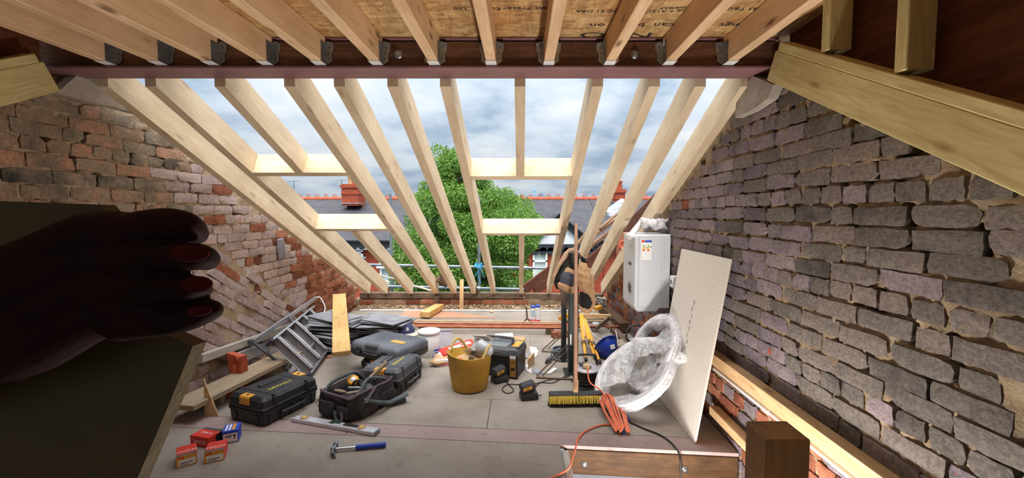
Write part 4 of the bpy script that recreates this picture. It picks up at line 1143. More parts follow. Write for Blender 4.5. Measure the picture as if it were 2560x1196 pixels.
obj('body', b, M_FAB, t)
r_ = bagring(.98, h + .003); obj('rim', MB().tube(r_ + [r_[0]], .009, 6), M_FABP, t)
for k, (x, y, sx, sy, sz) in enumerate(((-.06, -.212, .13, .035, .10), (.08, -.212, .10, .032, .085), (.172, -.07, .03, .15, .105), (.172, .11, .028, .14, .09))):
    pk_ = MB(); cx_ = Matrix.Translation((x, y, .02))
    rows_ = []
    for zz, s_ in ((0, .8), (.2, 1.0), (.6, 1.06), (.9, .98), (1.0, .9)): rows_.append([(p_[0], p_[1], zz * sz) for p_ in rrect(sx * s_, sy * s_ * (1.25 if .1 < zz < .8 else 1), min(sx, sy) * .4, 0)])
    loft(pk_, rows_, cap0=True, cap1=True, M=cx_); obj('pocket', pk_, M_FAB, t)
obj('flap', MB().box((.02, -.12, 0), (.2, .14, .006), .002), M_FABP, t, at(.06, .02, h + .02, .5, -.2, .1))
for s_ in (-1, 1): obj('carry_strap', MB().tube(spline([(.13 * s_, -.2, .10), (.14 * s_, -.12, h + .02), (.10 * s_, 0, h + .055), (.14 * s_, .12, h + .02), (.13 * s_, .2, .1)], 6), .011, 6), M_STRAP, t)
obj('shoulder_strap', MB().tube(spline([(.17, -.12, .13), (.22, -.02, .08), (.21, .12, .02), (.26, .2, .018)], 6), .015, 6), M_STRAP, t)
obj('shoulder_pad', MB().box((0, 0, 0), (.16, .05, .016), .006), M_STRAP, t, at(.235, .14, .045, 0, -.25, 1.0))
obj('loose_strap', MB().tube(spline([(.03, -.235, .08), (.05, -.243, .03), (.08, -.245, .012), (.10, -.243, .03), (.09, -.235, .08)], 6), .01, 6), M_STRAP, t)
obj('carabiner', MB().tube([(-.13, -.225, .13), (-.14, -.235, .10), (-.125, -.238, .08), (-.115, -.235, .10), (-.13, -.225, .13)], .003, 6), M_ALU, t)
def inbag(x, y, z): return t.matrix_basis @ Vector((x, y, z))
bag_M = Matrix.Translation((-1.165, 2.935, 0)) @ Matrix.Rotation(math.radians(-24), 4, 'Z')
def put(o_, M): o_.matrix_world = bag_M @ M; return o_
tm = thing('tape_measure', 'yellow tape measure on top of the open tool bag', 'tape measure')
put(tm, at(-.085, .04, .15, .5, .2, .4))
obj('case', MB().lathe([(0, 0), (.036, 0), (.041, .006), (.041, .03), (.036, .036), (0, .036)], 20), M_YELLOW, tm)
obj('side_label', MB().lathe([(0, .036), (.02, .036), (.02, .038), (0, .038)], 16), M_WHITEP, tm)
obj('belt_clip', MB().box((.05, 0, .018), (.02, .03, .034), .004), M_BLACK, tm)
hm = thing('lump_hammer', 'old hammer with worn wooden handle sticking up from the tool bag', 'hammer'); put(hm, at(.01, .05, .155, 0, -.6, 1.1))
obj('handle', MB().tube([(0, 0, 0), (.1, 0, 0), (.21, 0, 0)], [.011, .014, .017], 10), M_SCAFBOARD, hm)
obj('head', MB().box((-.012, 0, 0), (.03, .08, .032), .006).tube([(-.012, -.06, 0), (-.012, -.035, 0)], .017, 10), M_RUST, hm)
for k, (x, y, z, L, rx, rz_, mt, nm, lab) in enumerate(((-.03, -.06, .155, .2, .1, .4, M_STEEL, 'chisel', 'steel chisel lying across the tool bag'), (.06, .1, .16, .17, .2, 2.2, M_BLACK, 'screwdriver', 'dark screwdriver lying near the far rim of the tool bag'), (-.09, -.12, .15, .18, 0, .1, M_SCAFBOARD, 'wood_chisel', 'wooden handled chisel near the close rim of the tool bag'))):
    o_ = thing(nm, lab, 'hand tool'); put(o_, at(x, y, z, rx, 0, rz_))
    obj('blade', MB().box((L * .75, 0, 0), (L * .5, .012, .006), .002), M_STEEL, o_)
    obj('handle', MB().tube([(0, 0, 0), (L * .25, 0, 0), (L * .5, 0, 0)], [.011, .014, .010], 8), mt, o_)
o_ = thing('cable_roll', 'small roll of black cable in the middle of the tool bag', 'cable'); put(o_, at(.03, -.03, .17, 1.2, .2, .3))
obj('roll', MB().tube([(.036 * math.cos(a), .036 * math.sin(a), .008 * math.sin(3 * a)) for a in [i * math.pi / 8 for i in range(33)]], .008, 6), M_RUBBER, o_)
obj('tie', MB().tube([(.03, -.012, 0), (.045, -.012, .004), (.045, .012, .004), (.03, .012, 0)], .003, 5), M_RUST, o_)
o_ = thing('mallet', 'grey rubber mallet head showing at the right of the tool bag', 'mallet'); put(o_, at(.09, .0, .16, .2, .1, .9))
obj('head', MB().lathe([(0, 0), (.03, 0), (.034, .006), (.034, .07), (.03, .076), (0, .076)], 14), M_BLACKD, o_, at(0, 0, 0, math.pi / 2))
obj('handle', MB().tube([(0, -.04, 0), (-.14, -.06, .0)], .011, 8), M_SCAFBOARD, o_)

# ---- short spirit level lying flat
p0 = FT(727, 1056); p1 = FT(936, 1093); d_ = p1 - p0
t = thing('spirit_level', 'short silver box spirit level lying flat in front of the tool bag', 'spirit level', (p0.x, p0.y, 0), math.atan2(d_.y, d_.x)); L = d_.length
b = MB().box((L / 2, .012, .013), (L, .022, .025), .003).box((L * .25, .055, .013), (L * .5 - .06, .012, .025), .003).box((L * .84, .055, .013), (L * .32, .012, .025), .003)
b.box((L * .215, .034, .013), (L * .43, .03, .023), .001).box((L * .55, .026, .013), (.07, .012, .023), .001).box((L * .86, .034, .013), (L * .28, .03, .023), .001).box((L * .60, .045, .013), (.06, .02, .023), .001).box((L * .66, .024, .013), (.12, .01, .02), .001)
obj('body', b, plain('silver_lacquer', (206, 206, 214), (222, 222, 228), 8, .35, .4), t)
for x in (.08, L - .12):
    r1 = obj('end_vial', MB().lathe([(.014, 0), (.026, 0), (.026, .003), (.014, .003)], 20), plain('vial_ring_%d' % int(x * 100), (176, 130, 110), (190, 146, 124), 10, .5), t, at(x, .034, .0255))
    obj('vial', MB().tube([(0, -.016, .002), (0, .016, .002)], .006, 8), M_PRY, r1)
obj('centre_vial', MB().box((L * .5, .046, .018), (.075, .026, .018), .003), plain('dark_green_vial', (40, 66, 50), (60, 86, 66), 10, .3), t)
obj('grip_window', MB().box((L * .70, .038, .0215), (.12, .03, .012), .001), M_INK, t)
for x in (.004, L - .004): obj('end_cap', MB().box((x, .031, .013), (.012, .058, .026), .003), M_STEEL, t)

# ---- claw hammer
p0 = FT(834, 1131); p1 = FT(965, 1119); d_ = p1 - p0
t = thing('claw_hammer', 'claw hammer with blue rubber grip lying on the near floor', 'hammer', (p0.x, p0.y, 0), math.atan2(d_.y, d_.x)); L = d_.length
obj('shaft', MB().tube([(0, 0, .016), (L * .5, 0, .016)], .0085, 10), M_ALU, t)
obj('grip', MB().tube([(L * .42, 0, .016), (L * .46, 0, .016), (L * .7, 0, .017), (L * .95, 0, .017), (L, 0, .017)], [.0125, .0145, .0135, .0155, .012], 12), M_BLUE, t)
hd = MB().tube([(0, .062, .017), (0, .04, .017)], .0145, 12).tube([(0, .042, .017), (0, .03, .017), (0, -.012, .017)], [.0105, .011, .013], 10)
hd.box((0, 0, .017), (.03, .03, .026), .005)
for s_ in (-1, 1): hd.tube(spline([(0, -.012, .017 + s_ * .005), (.002, -.035, .017 + s_ * .007), (.012, -.058, .017 + s_ * .008), (.028, -.07, .017 + s_ * .009)], 4), [.009] * 5 + [.008] * 4 + [.006] * 3 + [.004], 6)
obj('head', hd, M_STEEL, t)

# ---- boxes of screws
def screw_box(label, loc, rz, w, d, h, style, group='boxes of screws'):
    t = thing('screw_box', label, 'box', loc, rz, group)
    main = M_BLUEC if style == 'blue' else M_RED
    obj('carton', MB().box((0, 0, h / 2), (w, d, h), .0015), main, t)
    if style == 'blue':
        obj('front_panel', MB().box((0, -d / 2 - .0004, h * .42), (w * .88, .001, h * .7)), M_PAPER, t)
        obj('screw_picture', MB().box((w * .25, -d / 2 - .0012, h * .45), (.006, .001, h * .3)).box((w * .25, -d / 2 - .0012, h * .6), (.018, .001, .006)), M_INK, t)
        for k in range(2): obj('print_bar', MB().box((-w * .12, -d / 2 - .0012, h * (.62 - .12 * k)), (w * .42, .001, h * .06)), M_PRB, t)
        for k, (x, mt) in enumerate(((-.3, M_PAPER), (-.08, M_PAPER), (.16, M_ORANGE))): obj('top_stripe', MB().box((w * x, 0, h + .0004), (w * (.12 if k < 2 else .2), d * .8, .001)), mt, t)
        return t
    if style == 'end':
        obj('end_label', MB().box((0, -d / 2 - .0004, h / 2), (w * .99, .001, h * .98)), M_ORANGE, t)
        obj('white_label', MB().box((.002, -d / 2 - .0012, h * .36), (w * .84, .001, h * .56)), M_PAPER, t)
        for k, ww in enumerate((.7, .5)): obj('print_bar', MB().box((-w * .02 - .1 * w * k, -d / 2 - .002, h * (.33 - .17 * k)), (w * ww * .9, .0006, h * (.07 - .02 * k))), M_PRB, t)
        obj('red_tab', MB().box((-w * .28, -d / 2 - .0012, h * .83), (w * .32, .001, h * .14), 0), M_RED, t)
        obj('grey_band', MB().box((0, -d / 2 + d * .09, h + .0004), (w, d * .16, .001)), M_BLACKD, t)
        obj('side_band', MB().box((-w / 2 - .0004, d * .0, h * .2), (.001, d * .96, h * .36)), M_PRB, t)
        TXT('TIMCO', .026, at(0, -d * .12, h + .0008), M_PRW, t, sx=1.15)
    else:
        TXT('TIMCO', .026, Matrix.Translation((0, -d / 2 - .0008, h * .45)) @ FRONT, M_PRW, t, sx=1.2)
        TXT('TIMCO', .024, at(0, -d * .05, h + .0008), M_PRW, t, sx=1.1)
        obj('grey_band', MB().box((0, d / 2 - d * .12, h + .0004), (w, d * .2, .001)), M_BLACKD, t)
        obj('side_band', MB().box((w / 2 + .0004, d * .2, h * .5), (.001, d * .5, h * .96)), M_PRB, t)
    return t
def box_at(nl, nr, d, h, label, style):
    a = FT(*nl); b_ = FT(*nr); v = b_ - a; w = v.length; rz = math.atan2(v.y, v.x)
    c = (a + b_) / 2 + Vector((-math.sin(rz), math.cos(rz), 0)) * d / 2
    return screw_box(label, (c.x, c.y, 0), rz, w, d, h, style)
box_at((441, 1173), (493, 1158), .125, .062, 'red screw box with orange end label, leftmost of the four boxes', 'end')
box_at((511, 1161), (561, 1150), .12, .062, 'red screw box with orange end label, nearest the blue box', 'end')
box_at((476, 1114), (522, 1122), .10, .062, 'red screw box turned with its long side to the front, behind the orange-ended boxes', 'side')
box_at((556, 1112), (597, 1104), .10, .075, 'blue and white screw box at the back of the red boxes', 'blue')

# ---- yellow flexible tub with rubbish
tp = FT(1174, 972)
t = thing('flexible_tub', 'dirty yellow flexible tub with two handles, full of rubbish', 'tub', (tp.x, tp.y + .02, 0), 0.3)
M_TUB = plain('grubby_yellow_rubber', (196, 152, 48), (178, 134, 52), 7, .6, bump=.2)
H = .285; b = MB()
def tring(r, z, s=1): return [(r * 1.03 * math.cos(a), r * .97 * math.sin(a), z + s * .012 * math.cos(2 * a)) for a in [2 * math.pi * k / 36 for k in range(36)]]
loft(b, [tring(.128, 0, 0), tring(.135, .006, 0), tring(.15, .1, 0), tring(.172, H, 1), tring(.176, H + .006, 1), tring(.170, H + .008, 1), tring(.146, .1, 0), tring(.13, .02, 0)], cap0=True, cap1=True)
obj('body', b, M_TUB, t)
for a0 in (2.0, 5.6):
    hp = []
    for k in range(11):
        u = k / 10 - .5; a = a0 + u * .9
        hp.append((.172 * math.cos(a) * (1 + .03 * math.cos(u * 3)), .168 * math.sin(a), H - .01 + .085 * math.cos(u * math.pi)))
    obj('handle', MB().tube(spline(hp, 2), .010, 8), plain('pale_tub_rubber_%d' % int(a0), (206, 176, 112), (190, 158, 92), 7, .6), t)
    hp2 = [Vector(p) for p in hp]
obj('base_shadow_rim', MB().lathe([(.126, 0), (.134, 0), (.134, .007), (.126, .007)], 30), M_RUBBER, t)
TM = Matrix.Translation(t.location) @ Matrix.Rotation(.3, 4, 'Z')
fillr = MB().ball((0, 0, .215), (.135, .13, .045), 16, 8)
tag(obj('rubbish_fill', fillr, M_KRAFT, None, TM), 'crumpled brown paper rubbish filling the yellow tub', 'rubbish')
M_CLEAR = plain('translucent_grey_plastic', (170, 174, 180), (198, 202, 206), 5, .25)
b = MB(); loft(b, [[(.055 * math.cos(a), .05 * math.sin(a), 0) for a in [k * math.pi / 8 for k in range(16)]], [(.05 * math.cos(a), .045 * math.sin(a), .1) for a in [k * math.pi / 8 for k in range(16)]], [(.02 * math.cos(a), .02 * math.sin(a), .13) for a in [k * math.pi / 8 for k in range(16)]]], cap1=True)
tag(obj('plastic_cup', b, M_CLEAR, None, TM @ at(.075, -.02, .34, .5, 1.9, -.4)), 'crumpled clear plastic cup lying on top of the tub rubbish', 'cup')
tag(obj('plastic_sheet', MB().box((0, 0, 0), (.13, .22, .003), .001).box((.07, 0, .02), (.004, .22, .04), .001), M_CLEAR, None, TM @ at(.10, .05, .31, -.25, -.9, .7)), 'folded clear plastic sheet sticking out of the tub at the right', 'plastic sheet')
tag(obj('plastic_sheet', MB().box((0, 0, 0), (.10, .2, .003), .001).box((-.05, 0, .02), (.004, .2, .04), .001), M_CLEAR, None, TM @ at(.045, .045, .31, -.5, -.7, .5)), 'folded white plastic sheet standing in the middle of the tub', 'plastic sheet')
tag(obj('red_scrap', MB().lathe([(0, 0), (.02, 0), (.02, .03), (.016, .034), (0, .034)], 12), M_RED, None, TM @ at(-.09, -.05, .235, .8, .3, 0)), 'small red plastic scrap in the yellow tub', 'scrap')
tag(obj('plastic_cup', MB().lathe([(.018, 0), (.028, .04), (.03, .04), (.019, -.002), (0, -.002)], 14), M_CLEAR, None, TM @ at(-.01, -.07, .25, 1.2, .5, 0)), 'small clear beaker near the front of the tub', 'cup')

# ---- battery chargers
def charger(label, loc, rz, batt=True):
    t = thing('battery_charger', label, 'charger', loc, rz, 'battery chargers on the floor')
    b = MB(); loft(b, [rrect(.13, .1, .015, 0), rrect(.135, .105, .018, .03), rrect(.12, .09, .018, .05), rrect(.10, .07, .015, .055)], cap0=True, cap1=True, sm=False)
    obj('base', b, M_BLACK, t)
    obj('dock', MB().box((0, .01, .062), (.075, .06, .018), .004), M_YELLOW, t)
    bt = obj('battery', MB().box((0, 0, .035), (.115, .078, .055), .012).box((0, 0, .006), (.1, .066, .02), .004), M_BLACK, t, at(-.006, -.005, .062, .12, -.22, .1))
    obj('battery_label', MB().box((-.01, -.0395, .036), (.07, .002, .024)), M_ORANGE, bt)
    TXT('XR', .02, Matrix.Translation((-.01, -.041, .036)) @ FRONT, M_INK, bt)
    obj('release_button', MB().box((.056, 0, .04), (.01, .03, .018), .003), M_YELLOW, bt)
    return t
p = FT(1249, 957); charger('battery charger with battery in front of the deep toolbox', (p.x, p.y + .03, 0), math.radians(32))
p = FT(1322, 1000); charger('battery charger with battery standing alone in the middle of the floor', (p.x, p.y + .03, 0), math.radians(12))
def cable(name, pts, r, mat, label, cat='cable', n=7):
    return tag(obj(name, MB().tube(spline(pts, n), r, 7), mat), label, cat)
cable('charger_cable', [FT(1262, 950, .01), FT(1272, 962, .006), FT(1284, 975, .005), FT(1276, 983, .005), FT(1262, 982, .005), FT(1256, 972, .005), FT(1270, 962, .005), FT(1300, 962, .005), FT(1330, 962, .005), FT(1375, 950, .006), FT(1410, 946, .006), FT(1440, 930, .01)], .0035, M_RUBBER, 'thin black cable looping from the tub-side charger to the cable reel')
cable('charger_cable', [FT(1342, 985, .03), FT(1336, 975, .006), FT(1350, 958, .005), FT(1380, 958, .005), FT(1405, 946, .006), FT(1436, 925, .02)], .0035, M_RUBBER, 'thin black cable running from the lone charger to the cable reel')
cable('charger_cable', [FT(1338, 991, .03), FT(1348, 990, .02), FT(1354, 988, .02)], .0035, M_RUBBER, 'short stub of black cable at the lone charger')

# ---- bits between tub and cases
p = FT(1068, 897)
t = thing('lidded_pail', 'white translucent plastic pail with lid behind the small tool case', 'pail', (p.x, p.y + .1, 0))
obj('pail', MB().lathe([(0, 0), (.088, 0), (.09, .004), (.102, .235), (.1, .235), (.086, .01), (0, .01)], 28), plain('milky_plastic', (206, 208, 208), (222, 222, 222), 5, .35), t)
obj('lid', MB().lathe([(0, .246), (.085, .246), (.09, .25), (.106, .25), (.108, .236), (.108, .22), (.104, .22), (.1, .24), (0, .24)][::-1], 28), M_WHITEP, t)
p = FT(1010, 880)
t = thing('storage_tub', 'clear plastic food tub with oddments under the baseball cap', 'box', (-1.17, 4.28, 0))
b = MB(); loft(b, [rrect(.2, .15, .02, 0), rrect(.23, .17, .02, .14), rrect(.24, .18, .022, .15), rrect(.225, .165, .02, .15), rrect(.19, .14, .02, .006)], cap0=True, cap1=True)
obj('tub', b, plain('cloudy_plastic', (190, 186, 186), (208, 204, 204), 5, .3), t)
obj('contents', MB().box((0, 0, .07), (.15, .1, .09), .01), M_KRAFT, t)
t = thing('baseball_cap', 'navy baseball cap with beige peak lying on the plastic tub', 'cap', (-1.19, 4.27, .152), math.radians(-60))
b = MB()
for j in range(7):
    a = j / 6 * math.pi / 2
for_r = [[(.088 * math.cos(j / 6 * math.pi / 2) * math.cos(a), .095 * math.cos(j / 6 * math.pi / 2) * math.sin(a), .115 * math.sin(j / 6 * math.pi / 2)) for a in [k * math.pi / 10 for k in range(20)]] for j in range(7)]
loft(b, for_r, cap0=True)
obj('crown', b, plain('navy_cotton', (50, 52, 92), (66, 68, 108), 12, .85, bump=.2), t)
pk = MB(); rings = []
for j in range(5):
    rr_ = .085 + .075 * j / 4; rings.append([(rr_ * math.cos(a) * (1.0 if j == 0 else 1.02), rr_ * math.sin(a) * (.9 if j else 1.0), .012 - .010 * j / 4 + .0) for a in [math.radians(-62 + 124 * k / 10) for k in range(11)]])
loft(pk, rings, close=False); loft(pk, [[(p[0], p[1], p[2] - .005) for p in r_] for r_ in rings][::-1], close=False)
obj('peak', pk, plain('beige_cotton', (196, 182, 168), (210, 196, 182), 10, .85), t)
obj('button', MB().ball((0, 0, .116), .008, 8, 6), M_PRW, t)
TXT('B', .05, at(.083, .0, .06, math.pi / 2, 0, math.pi / 2) @ Matrix.Rotation(-.4, 4, 'X'), M_PRW, t)
p = FT(1100, 918)
rag = MB(); rs_ = random.Random(2)
for k in range(9): rag.ball((rs_.uniform(-.09, .07), rs_.uniform(-.05, .05), rs_.uniform(.015, .05)), (rs_.uniform(.03, .06), rs_.uniform(.025, .05), rs_.uniform(.02, .035)), 10, 6)
remesh_obj('paper_bag', rag, M_KRAFT, None, .006, 3, Matrix.Translation((p.x, p.y + .05, .004)), lambda a: .006 * vnoise(a, 60, 3))
tag(bpy.data.objects['paper_bag'], 'crumpled brown paper bag on the floor left of the yellow tub', 'paper bag')
tag(obj('paper_sheet', MB().box((0, 0, 0), (.14, .09, .002)), M_PAPER, None, at(p.x + .02, p.y + .12, .06, .2, .25, -.3)), 'white paper sheet tucked behind the crumpled brown bag', 'paper')
# red case and cartons behind the tub
a = FT(1120, 868, .0)
t = thing('red_case', 'red carton with white label leaning behind the yellow tub', 'box', (-.60, 3.95, .0), math.radians(28))
obj('carton', MB().box((0, 0, 0), (.34, .16, .06), .008), M_RED, t, at(0, 0, .09, 0, -.16))
obj('top_label', MB().box((.02, -.01, .0315), (.22, .07, .002)), M_PAPER, t, at(0, 0, .09, 0, -.16))
obj('label_mark', MB().box((.05, -.01, .033), (.05, .03, .001)), M_RED, t, at(0, 0, .09, 0, -.16))
obj('prop', MB().box((.1, 0, .035), (.08, .1, .07), .004), M_KRAFT, t)
p = FT(1102, 872); screw_box('small blue and violet carton left of the red carton', (-.83, 4.03, 0), .5, .085, .1, .075, 'blue', 'small cartons behind the tub')
p = FT(1122, 880); t = thing('carton', 'pink and white small carton in front of the red carton', 'box', (-.70, 3.78, 0), .12); obj('carton', MB().box((0, 0, .03), (.16, .1, .06), .002), M_PAPER, t); obj('band', MB().box((0, -.0504, .022), (.158, .001, .03)), plain('pink_print', (206, 110, 130), (216, 124, 142), 8, .6), t)
# clear zip bag standing, kraft cartons by the toolbox
t = thing('zip_bag', 'clear zip bag of fixings standing behind the red carton', 'bag', (-.79, 4.35, 0), .1)
b = MB(); loft(b, [[(-.06, -.025, 0), (.06, -.025, 0), (.06, .025, 0), (-.06, .025, 0)], [(-.062, -.02, .06), (.062, -.02, .06), (.062, .02, .06), (-.062, .02, .06)], [(-.064, -.003, .17), (.064, -.003, .17), (.064, .003, .17), (-.064, .003, .17)]], sm=False, cap0=True, cap1=True)
obj('bag', b, plain('misty_polythene', (190, 188, 200), (214, 212, 220), 9, .25), t)
obj('print_band', MB().box((0, -.0062, .145), (.124, .002, .03)), plain('violet_grey_print', (150, 138, 158), (164, 152, 170), 9, .5), t)
for k, (x, y, w_, d_, h_, rz_, mt, lab) in enumerate(((-.30, 4.12, .14, .1, .16, .3, M_KRAFT, 'open brown cardboard flap behind the toolbox, at the left'), (-.17, 4.1, .2, .012, .17, .2, M_PAPER, 'sheet of white packaging standing behind the toolbox'), (-.06, 4.16, .2, .14, .13, -.1, M_KRAFT, 'open brown cardboard carton behind the toolbox, at the right'), (.095, 3.74, .015, .18, .10, -.28, M_KRAFT, 'strip of brown cardboard against the right side of the toolbox'))):
    o_ = thing('carton', lab, 'cardboard', (x, y, 0), rz_)
    obj('side', MB().box((0, 0, h_ / 2), (w_, d_, h_), .002), mt, o_)
    obj('flap', MB().box((0, 0, 0), (w_ * .9, .06, .004)), mt, o_, at(0, -d_ / 2 - .02, h_ + .012, .6))

# ---- paper and slate shards
def shard(poly, label, mt, z=.003):
    P = [FT(*q) for q in poly]; c = sum(P, Vector()) / len(P)
    tag(obj('board_shard', MB().prism([(q.x - c.x, q.y - c.y) for q in P][::-1], 0, z), mt, None, Matrix.Translation((c.x, c.y, .0005))), label, 'offcut', 'plasterboard offcuts on the floor')
shard([(1324, 868), (1340, 871), (1346, 880), (1343, 889), (1334, 898), (1328, 896)], 'jagged white board offcut right of the toolbox, farther one', M_WHITEP, .006)
shard([(1315, 913), (1329, 914), (1328, 936), (1323, 933), (1316, 928)], 'small white board offcut at the foot of the toolbox', M_WHITEP, .006)
shard([(1333, 922), (1346, 924), (1356, 926), (1360, 936), (1331, 936)], 'torn grey board offcut between two white ones', M_SLATE, .005)
shard([(1365, 935), (1385, 921), (1393, 924), (1376, 936)], 'white triangular board offcut below the steel rods', M_WHITEP, .006)
shard([(1313, 888), (1329, 888), (1329, 899), (1313, 899)], 'grey card square beside the toolbox', M_SLATE, .02)

# ---- ladder and long things along the left wall
t = thing('step_ladder', 'folded aluminium step ladder with five treads lying on its side by the left wall', 'ladder', (-1.78, 3.45, 0))
O = Vector((-1.78, 3.45, 0)); C0 = Vector((-1.78, 3.45, .03)); C1 = Vector((-2.04, 4.62, .03)); TV = Vector((-.33, .05, .275))
def bar(p, q, w, h, up, name, mat, par, ch=.003):
    M = frame(p - O, q - p, up); return obj(name, MB().box(((q - p).length / 2, 0, 0), ((q - p).length, w, h), ch), mat, par, M)
dirL = (C1 - C0).normalized(); tn = TV.normalized(); nn = dirL.cross(tn)
st1 = bar(C0 - dirL * .02, C1, .022, .062, nn, 'stile', M_ALU, t); st2 = bar(C0 + TV - dirL * .03, C1 + TV + dirL * .12, .022, .062, nn, 'stile', M_ALU, t)
for k, o_ in ((0, st1), (1, st2)): obj('foot', MB().box((-.012, 0, 0), (.05, .03, .07), .006), plain('violet_black_foot_%d' % k, (46, 40, 66), (58, 52, 80), 9, .6), o_)
for k in range(5):
    f_ = .05 + k * .215
    a = C0.lerp(C1, f_) + tn * .012; b_ = a + TV - tn * .024
    M = frame(a - O, b_ - a, nn)
    Lt = (b_ - a).length
    tr = obj('tread', MB().box((Lt / 2, 0, .0), (Lt, .012, .085), .003).box((Lt / 2, .015, .038), (Lt, .03, .008), .002).box((Lt / 2, .015, -.038), (Lt, .03, .008), .002), M_ALUD, t, M)
    for z in (-.042, 0, .042): obj('grip_rib', MB().box((Lt / 2, -.007, z), (Lt * .98, .004, .008), .001), M_ALU, tr)
A0 = PY(627, 858, 3.5); A1 = PY(789, 746, 4.85); D0 = Vector((-1.98, 3.52, .02))
bar(A0, A1, .022, .045, (0, 0, 1), 'rear_stile', M_ALU, t); bar(D0, D0 + (A1 - A0) * .85 + Vector((0.02, 0, .12)), .022, .045, (0, 0, 1), 'rear_stile', M_ALU, t)
bar(A0 + dirL * .03, D0 + dirL * .03, .02, .02, (0, 1, 0), 'rear_brace', M_BLACKD, t)
obj('rear_foot', MB().box((0, 0, 0), (.04, .035, .06), .006), M_BLACKD, t, Matrix.Translation(A0 - O))
obj('top_bracket', MB().tube(spline([A1 - O, A1 - O + Vector((.04, .03, .0)), PY(813, 771, 4.82) - O, PY(806, 786, 4.75) - O], 4), .009, 6), M_ALU, t)
bar(C0.lerp(C1, .5) + TV, A0.lerp(A1, .5), .02, .02, (0, 0, 1), 'hinge_strap', M_BLACKD, t)
timber('long_batten', PY(500, 898, 3.02), PY(832, 780, 5.25), .045, .062, M_GREYWOOD, 'long whitened timber lying against the left wall behind the ladder', 'timber')
p0, p1 = PY(596, 908, 3.3), PY(700, 862, 4.2)
t = thing('long_spirit_level', 'long silver spirit level lying behind the step ladder', 'spirit level', p0, 0); t.matrix_world = frame(p0, p1 - p0)
L = (p1 - p0).length
obj('body', MB().box((L / 2, 0, .03), (L, .02, .085), .004), M_ALU, t); obj('end_vial', MB().lathe([(.014, 0), (.027, 0), (.027, .003), (.014, .003)], 18), M_KRAFT, t, at(.05, -.0105, .035, math.pi / 2)); obj('edge_rail', MB().box((L / 2, 0, .078), (L, .026, .01), .003), M_ALU, t)
pb0, pb1 = PZ(455, 1020, .11), PZ(735, 880, .11)
timber('scaffold_board', pb0 + Vector((-.02, 0, 0)), pb1, .215, .036, M_SCAFBOARD, 'weathered scaffold board lying by the left wall beside the black case', 'board')
for k, (px, py, s_, rz_, lab) in enumerate(((690, 935, (.2, .085, .085), .7, 'wood offcut supporting the scaffold board, nearer the case'), (700, 915, (.14, .07, .06), .5, 'pale wood offcut behind the supporting block under the ladder'), (520, 1010, (.2, .1, .09), .3, 'wood offcut under the near end of the scaffold board'))):
    p = FT(px, py); o_ = tag(obj('wood_offcut', MB().box((0, 0, s_[2] / 2), s_, .003), M_BATTEN if k == 1 else M_SCAFBOARD, None, at(p.x, p.y, 0, 0, 0, rz_)), lab, 'offcut')
p = PY(575, 925, 3.22)
pr = [(-.07, 0), (-.05, -.012), (0, .012), (.05, -.012), (.07, 0), (.066, .06), (-.066, .06)]
b = MB(); loft(b, [[(x * .8, y, 0) for x, y in pr], [(x * .86, y - .004, .05) for x, y in pr], [(x * .95, y - .012, .12) for x, y in pr], [(x * 1.04, y - .02, .155 + .012 * math.sin(90 * x)) for x, y in pr]], sm=False, cap0=True, cap1=True)
b.ball((0, -.008, .07), (.03, .02, .045), 10, 8)
tag(obj('terracotta_shard', b, M_TERRA, None, at(p.x + .02, 3.26, .0, .03, .03, -.25) @ Matrix.Diagonal((1, 1, 1.75, 1))), 'broken upright terracotta block by the left wall', 'shard')
p = PY(550, 952, 3.05); b = MB(); loft(b, [[(x * .7, y, z * .5) for x, y, z in ((-.07, 0, 0), (.07, .0, 0), (.06, .1, .02), (-.06, .1, .02))], [(x * .7, y, z * .5 + .06) for x, y, z in ((-.06, 0, 0), (.07, .02, .02), (.05, .09, .02), (-.05, .1, .05))]], sm=False, cap0=True, cap1=True)
tag(obj('terracotta_shard', b, M_TERRA, None, at(p.x + .02, 3.05, .0, 0, 0, .3)), 'small broken piece of terracotta lying near the end of the scaffold board', 'shard')
p = PY(517, 985, 2.75); tag(obj('plywood_offcut', MB().prism([(0, 0), (.09, 0), (0, .26)], 0, .01), M_BATTEN, None, Matrix(((1, 0, 0, p.x - .05), (0, 0, -1, 2.8), (0, 1, 0, .0), (0, 0, 0, 1)))), 'pale triangular plywood offcut standing near the left wall', 'offcut')

# ---- stacks of roof slates and the plank on them
sl = []
for k in range(3):
    rs_ = random.Random(40 + k); pl = [(-.16 + rs_.uniform(-.01, .01), -.25), (.16, -.25 + rs_.uniform(-.02, .02)), (.16 + rs_.uniform(-.02, .0), .25), (.02, .26), (-.15, .24)]
    sl.append(MB().prism(pl, 0, .0085).mesh('roof_slate', M_SLATE))
rs_ = random.Random(8)
def pile(cx, cy, n, rz0, tilt, where, z0=0.0, dz=.013):
    for k in range(n):
        pos = 'top' if k == n - 1 else ('lowest' if k == 0 else '%d up from the bottom' % (k + 1))
        o_ = link('roof_slate', sl[k % 3]); z = z0 + k * dz
        o_.matrix_world = Matrix.Translation((cx + rs_.uniform(-.06, .06), cy + rs_.uniform(-.07, .07), z + .002)) @ rot(tilt * k / n, rs_.uniform(-.008, .008), rz0 + rs_.uniform(-.32, .32))
        tag(o_, ('grey roof slate on top of the %s' if k == n - 1 else 'grey roof slate stacked in the %s') % where, 'slate', 'slates in the ' + where)
pile(-1.44, 4.36, 23, 1.45, .03, 'pile right of the pine plank')
pile(-1.93, 4.30, 25, 1.2, .02, 'pile under the pine plank')
pk0 = PY(854, 885, 3.3); pk1 = PY(848, 739, 4.85)
dlt = Vector((0, 0, .0))
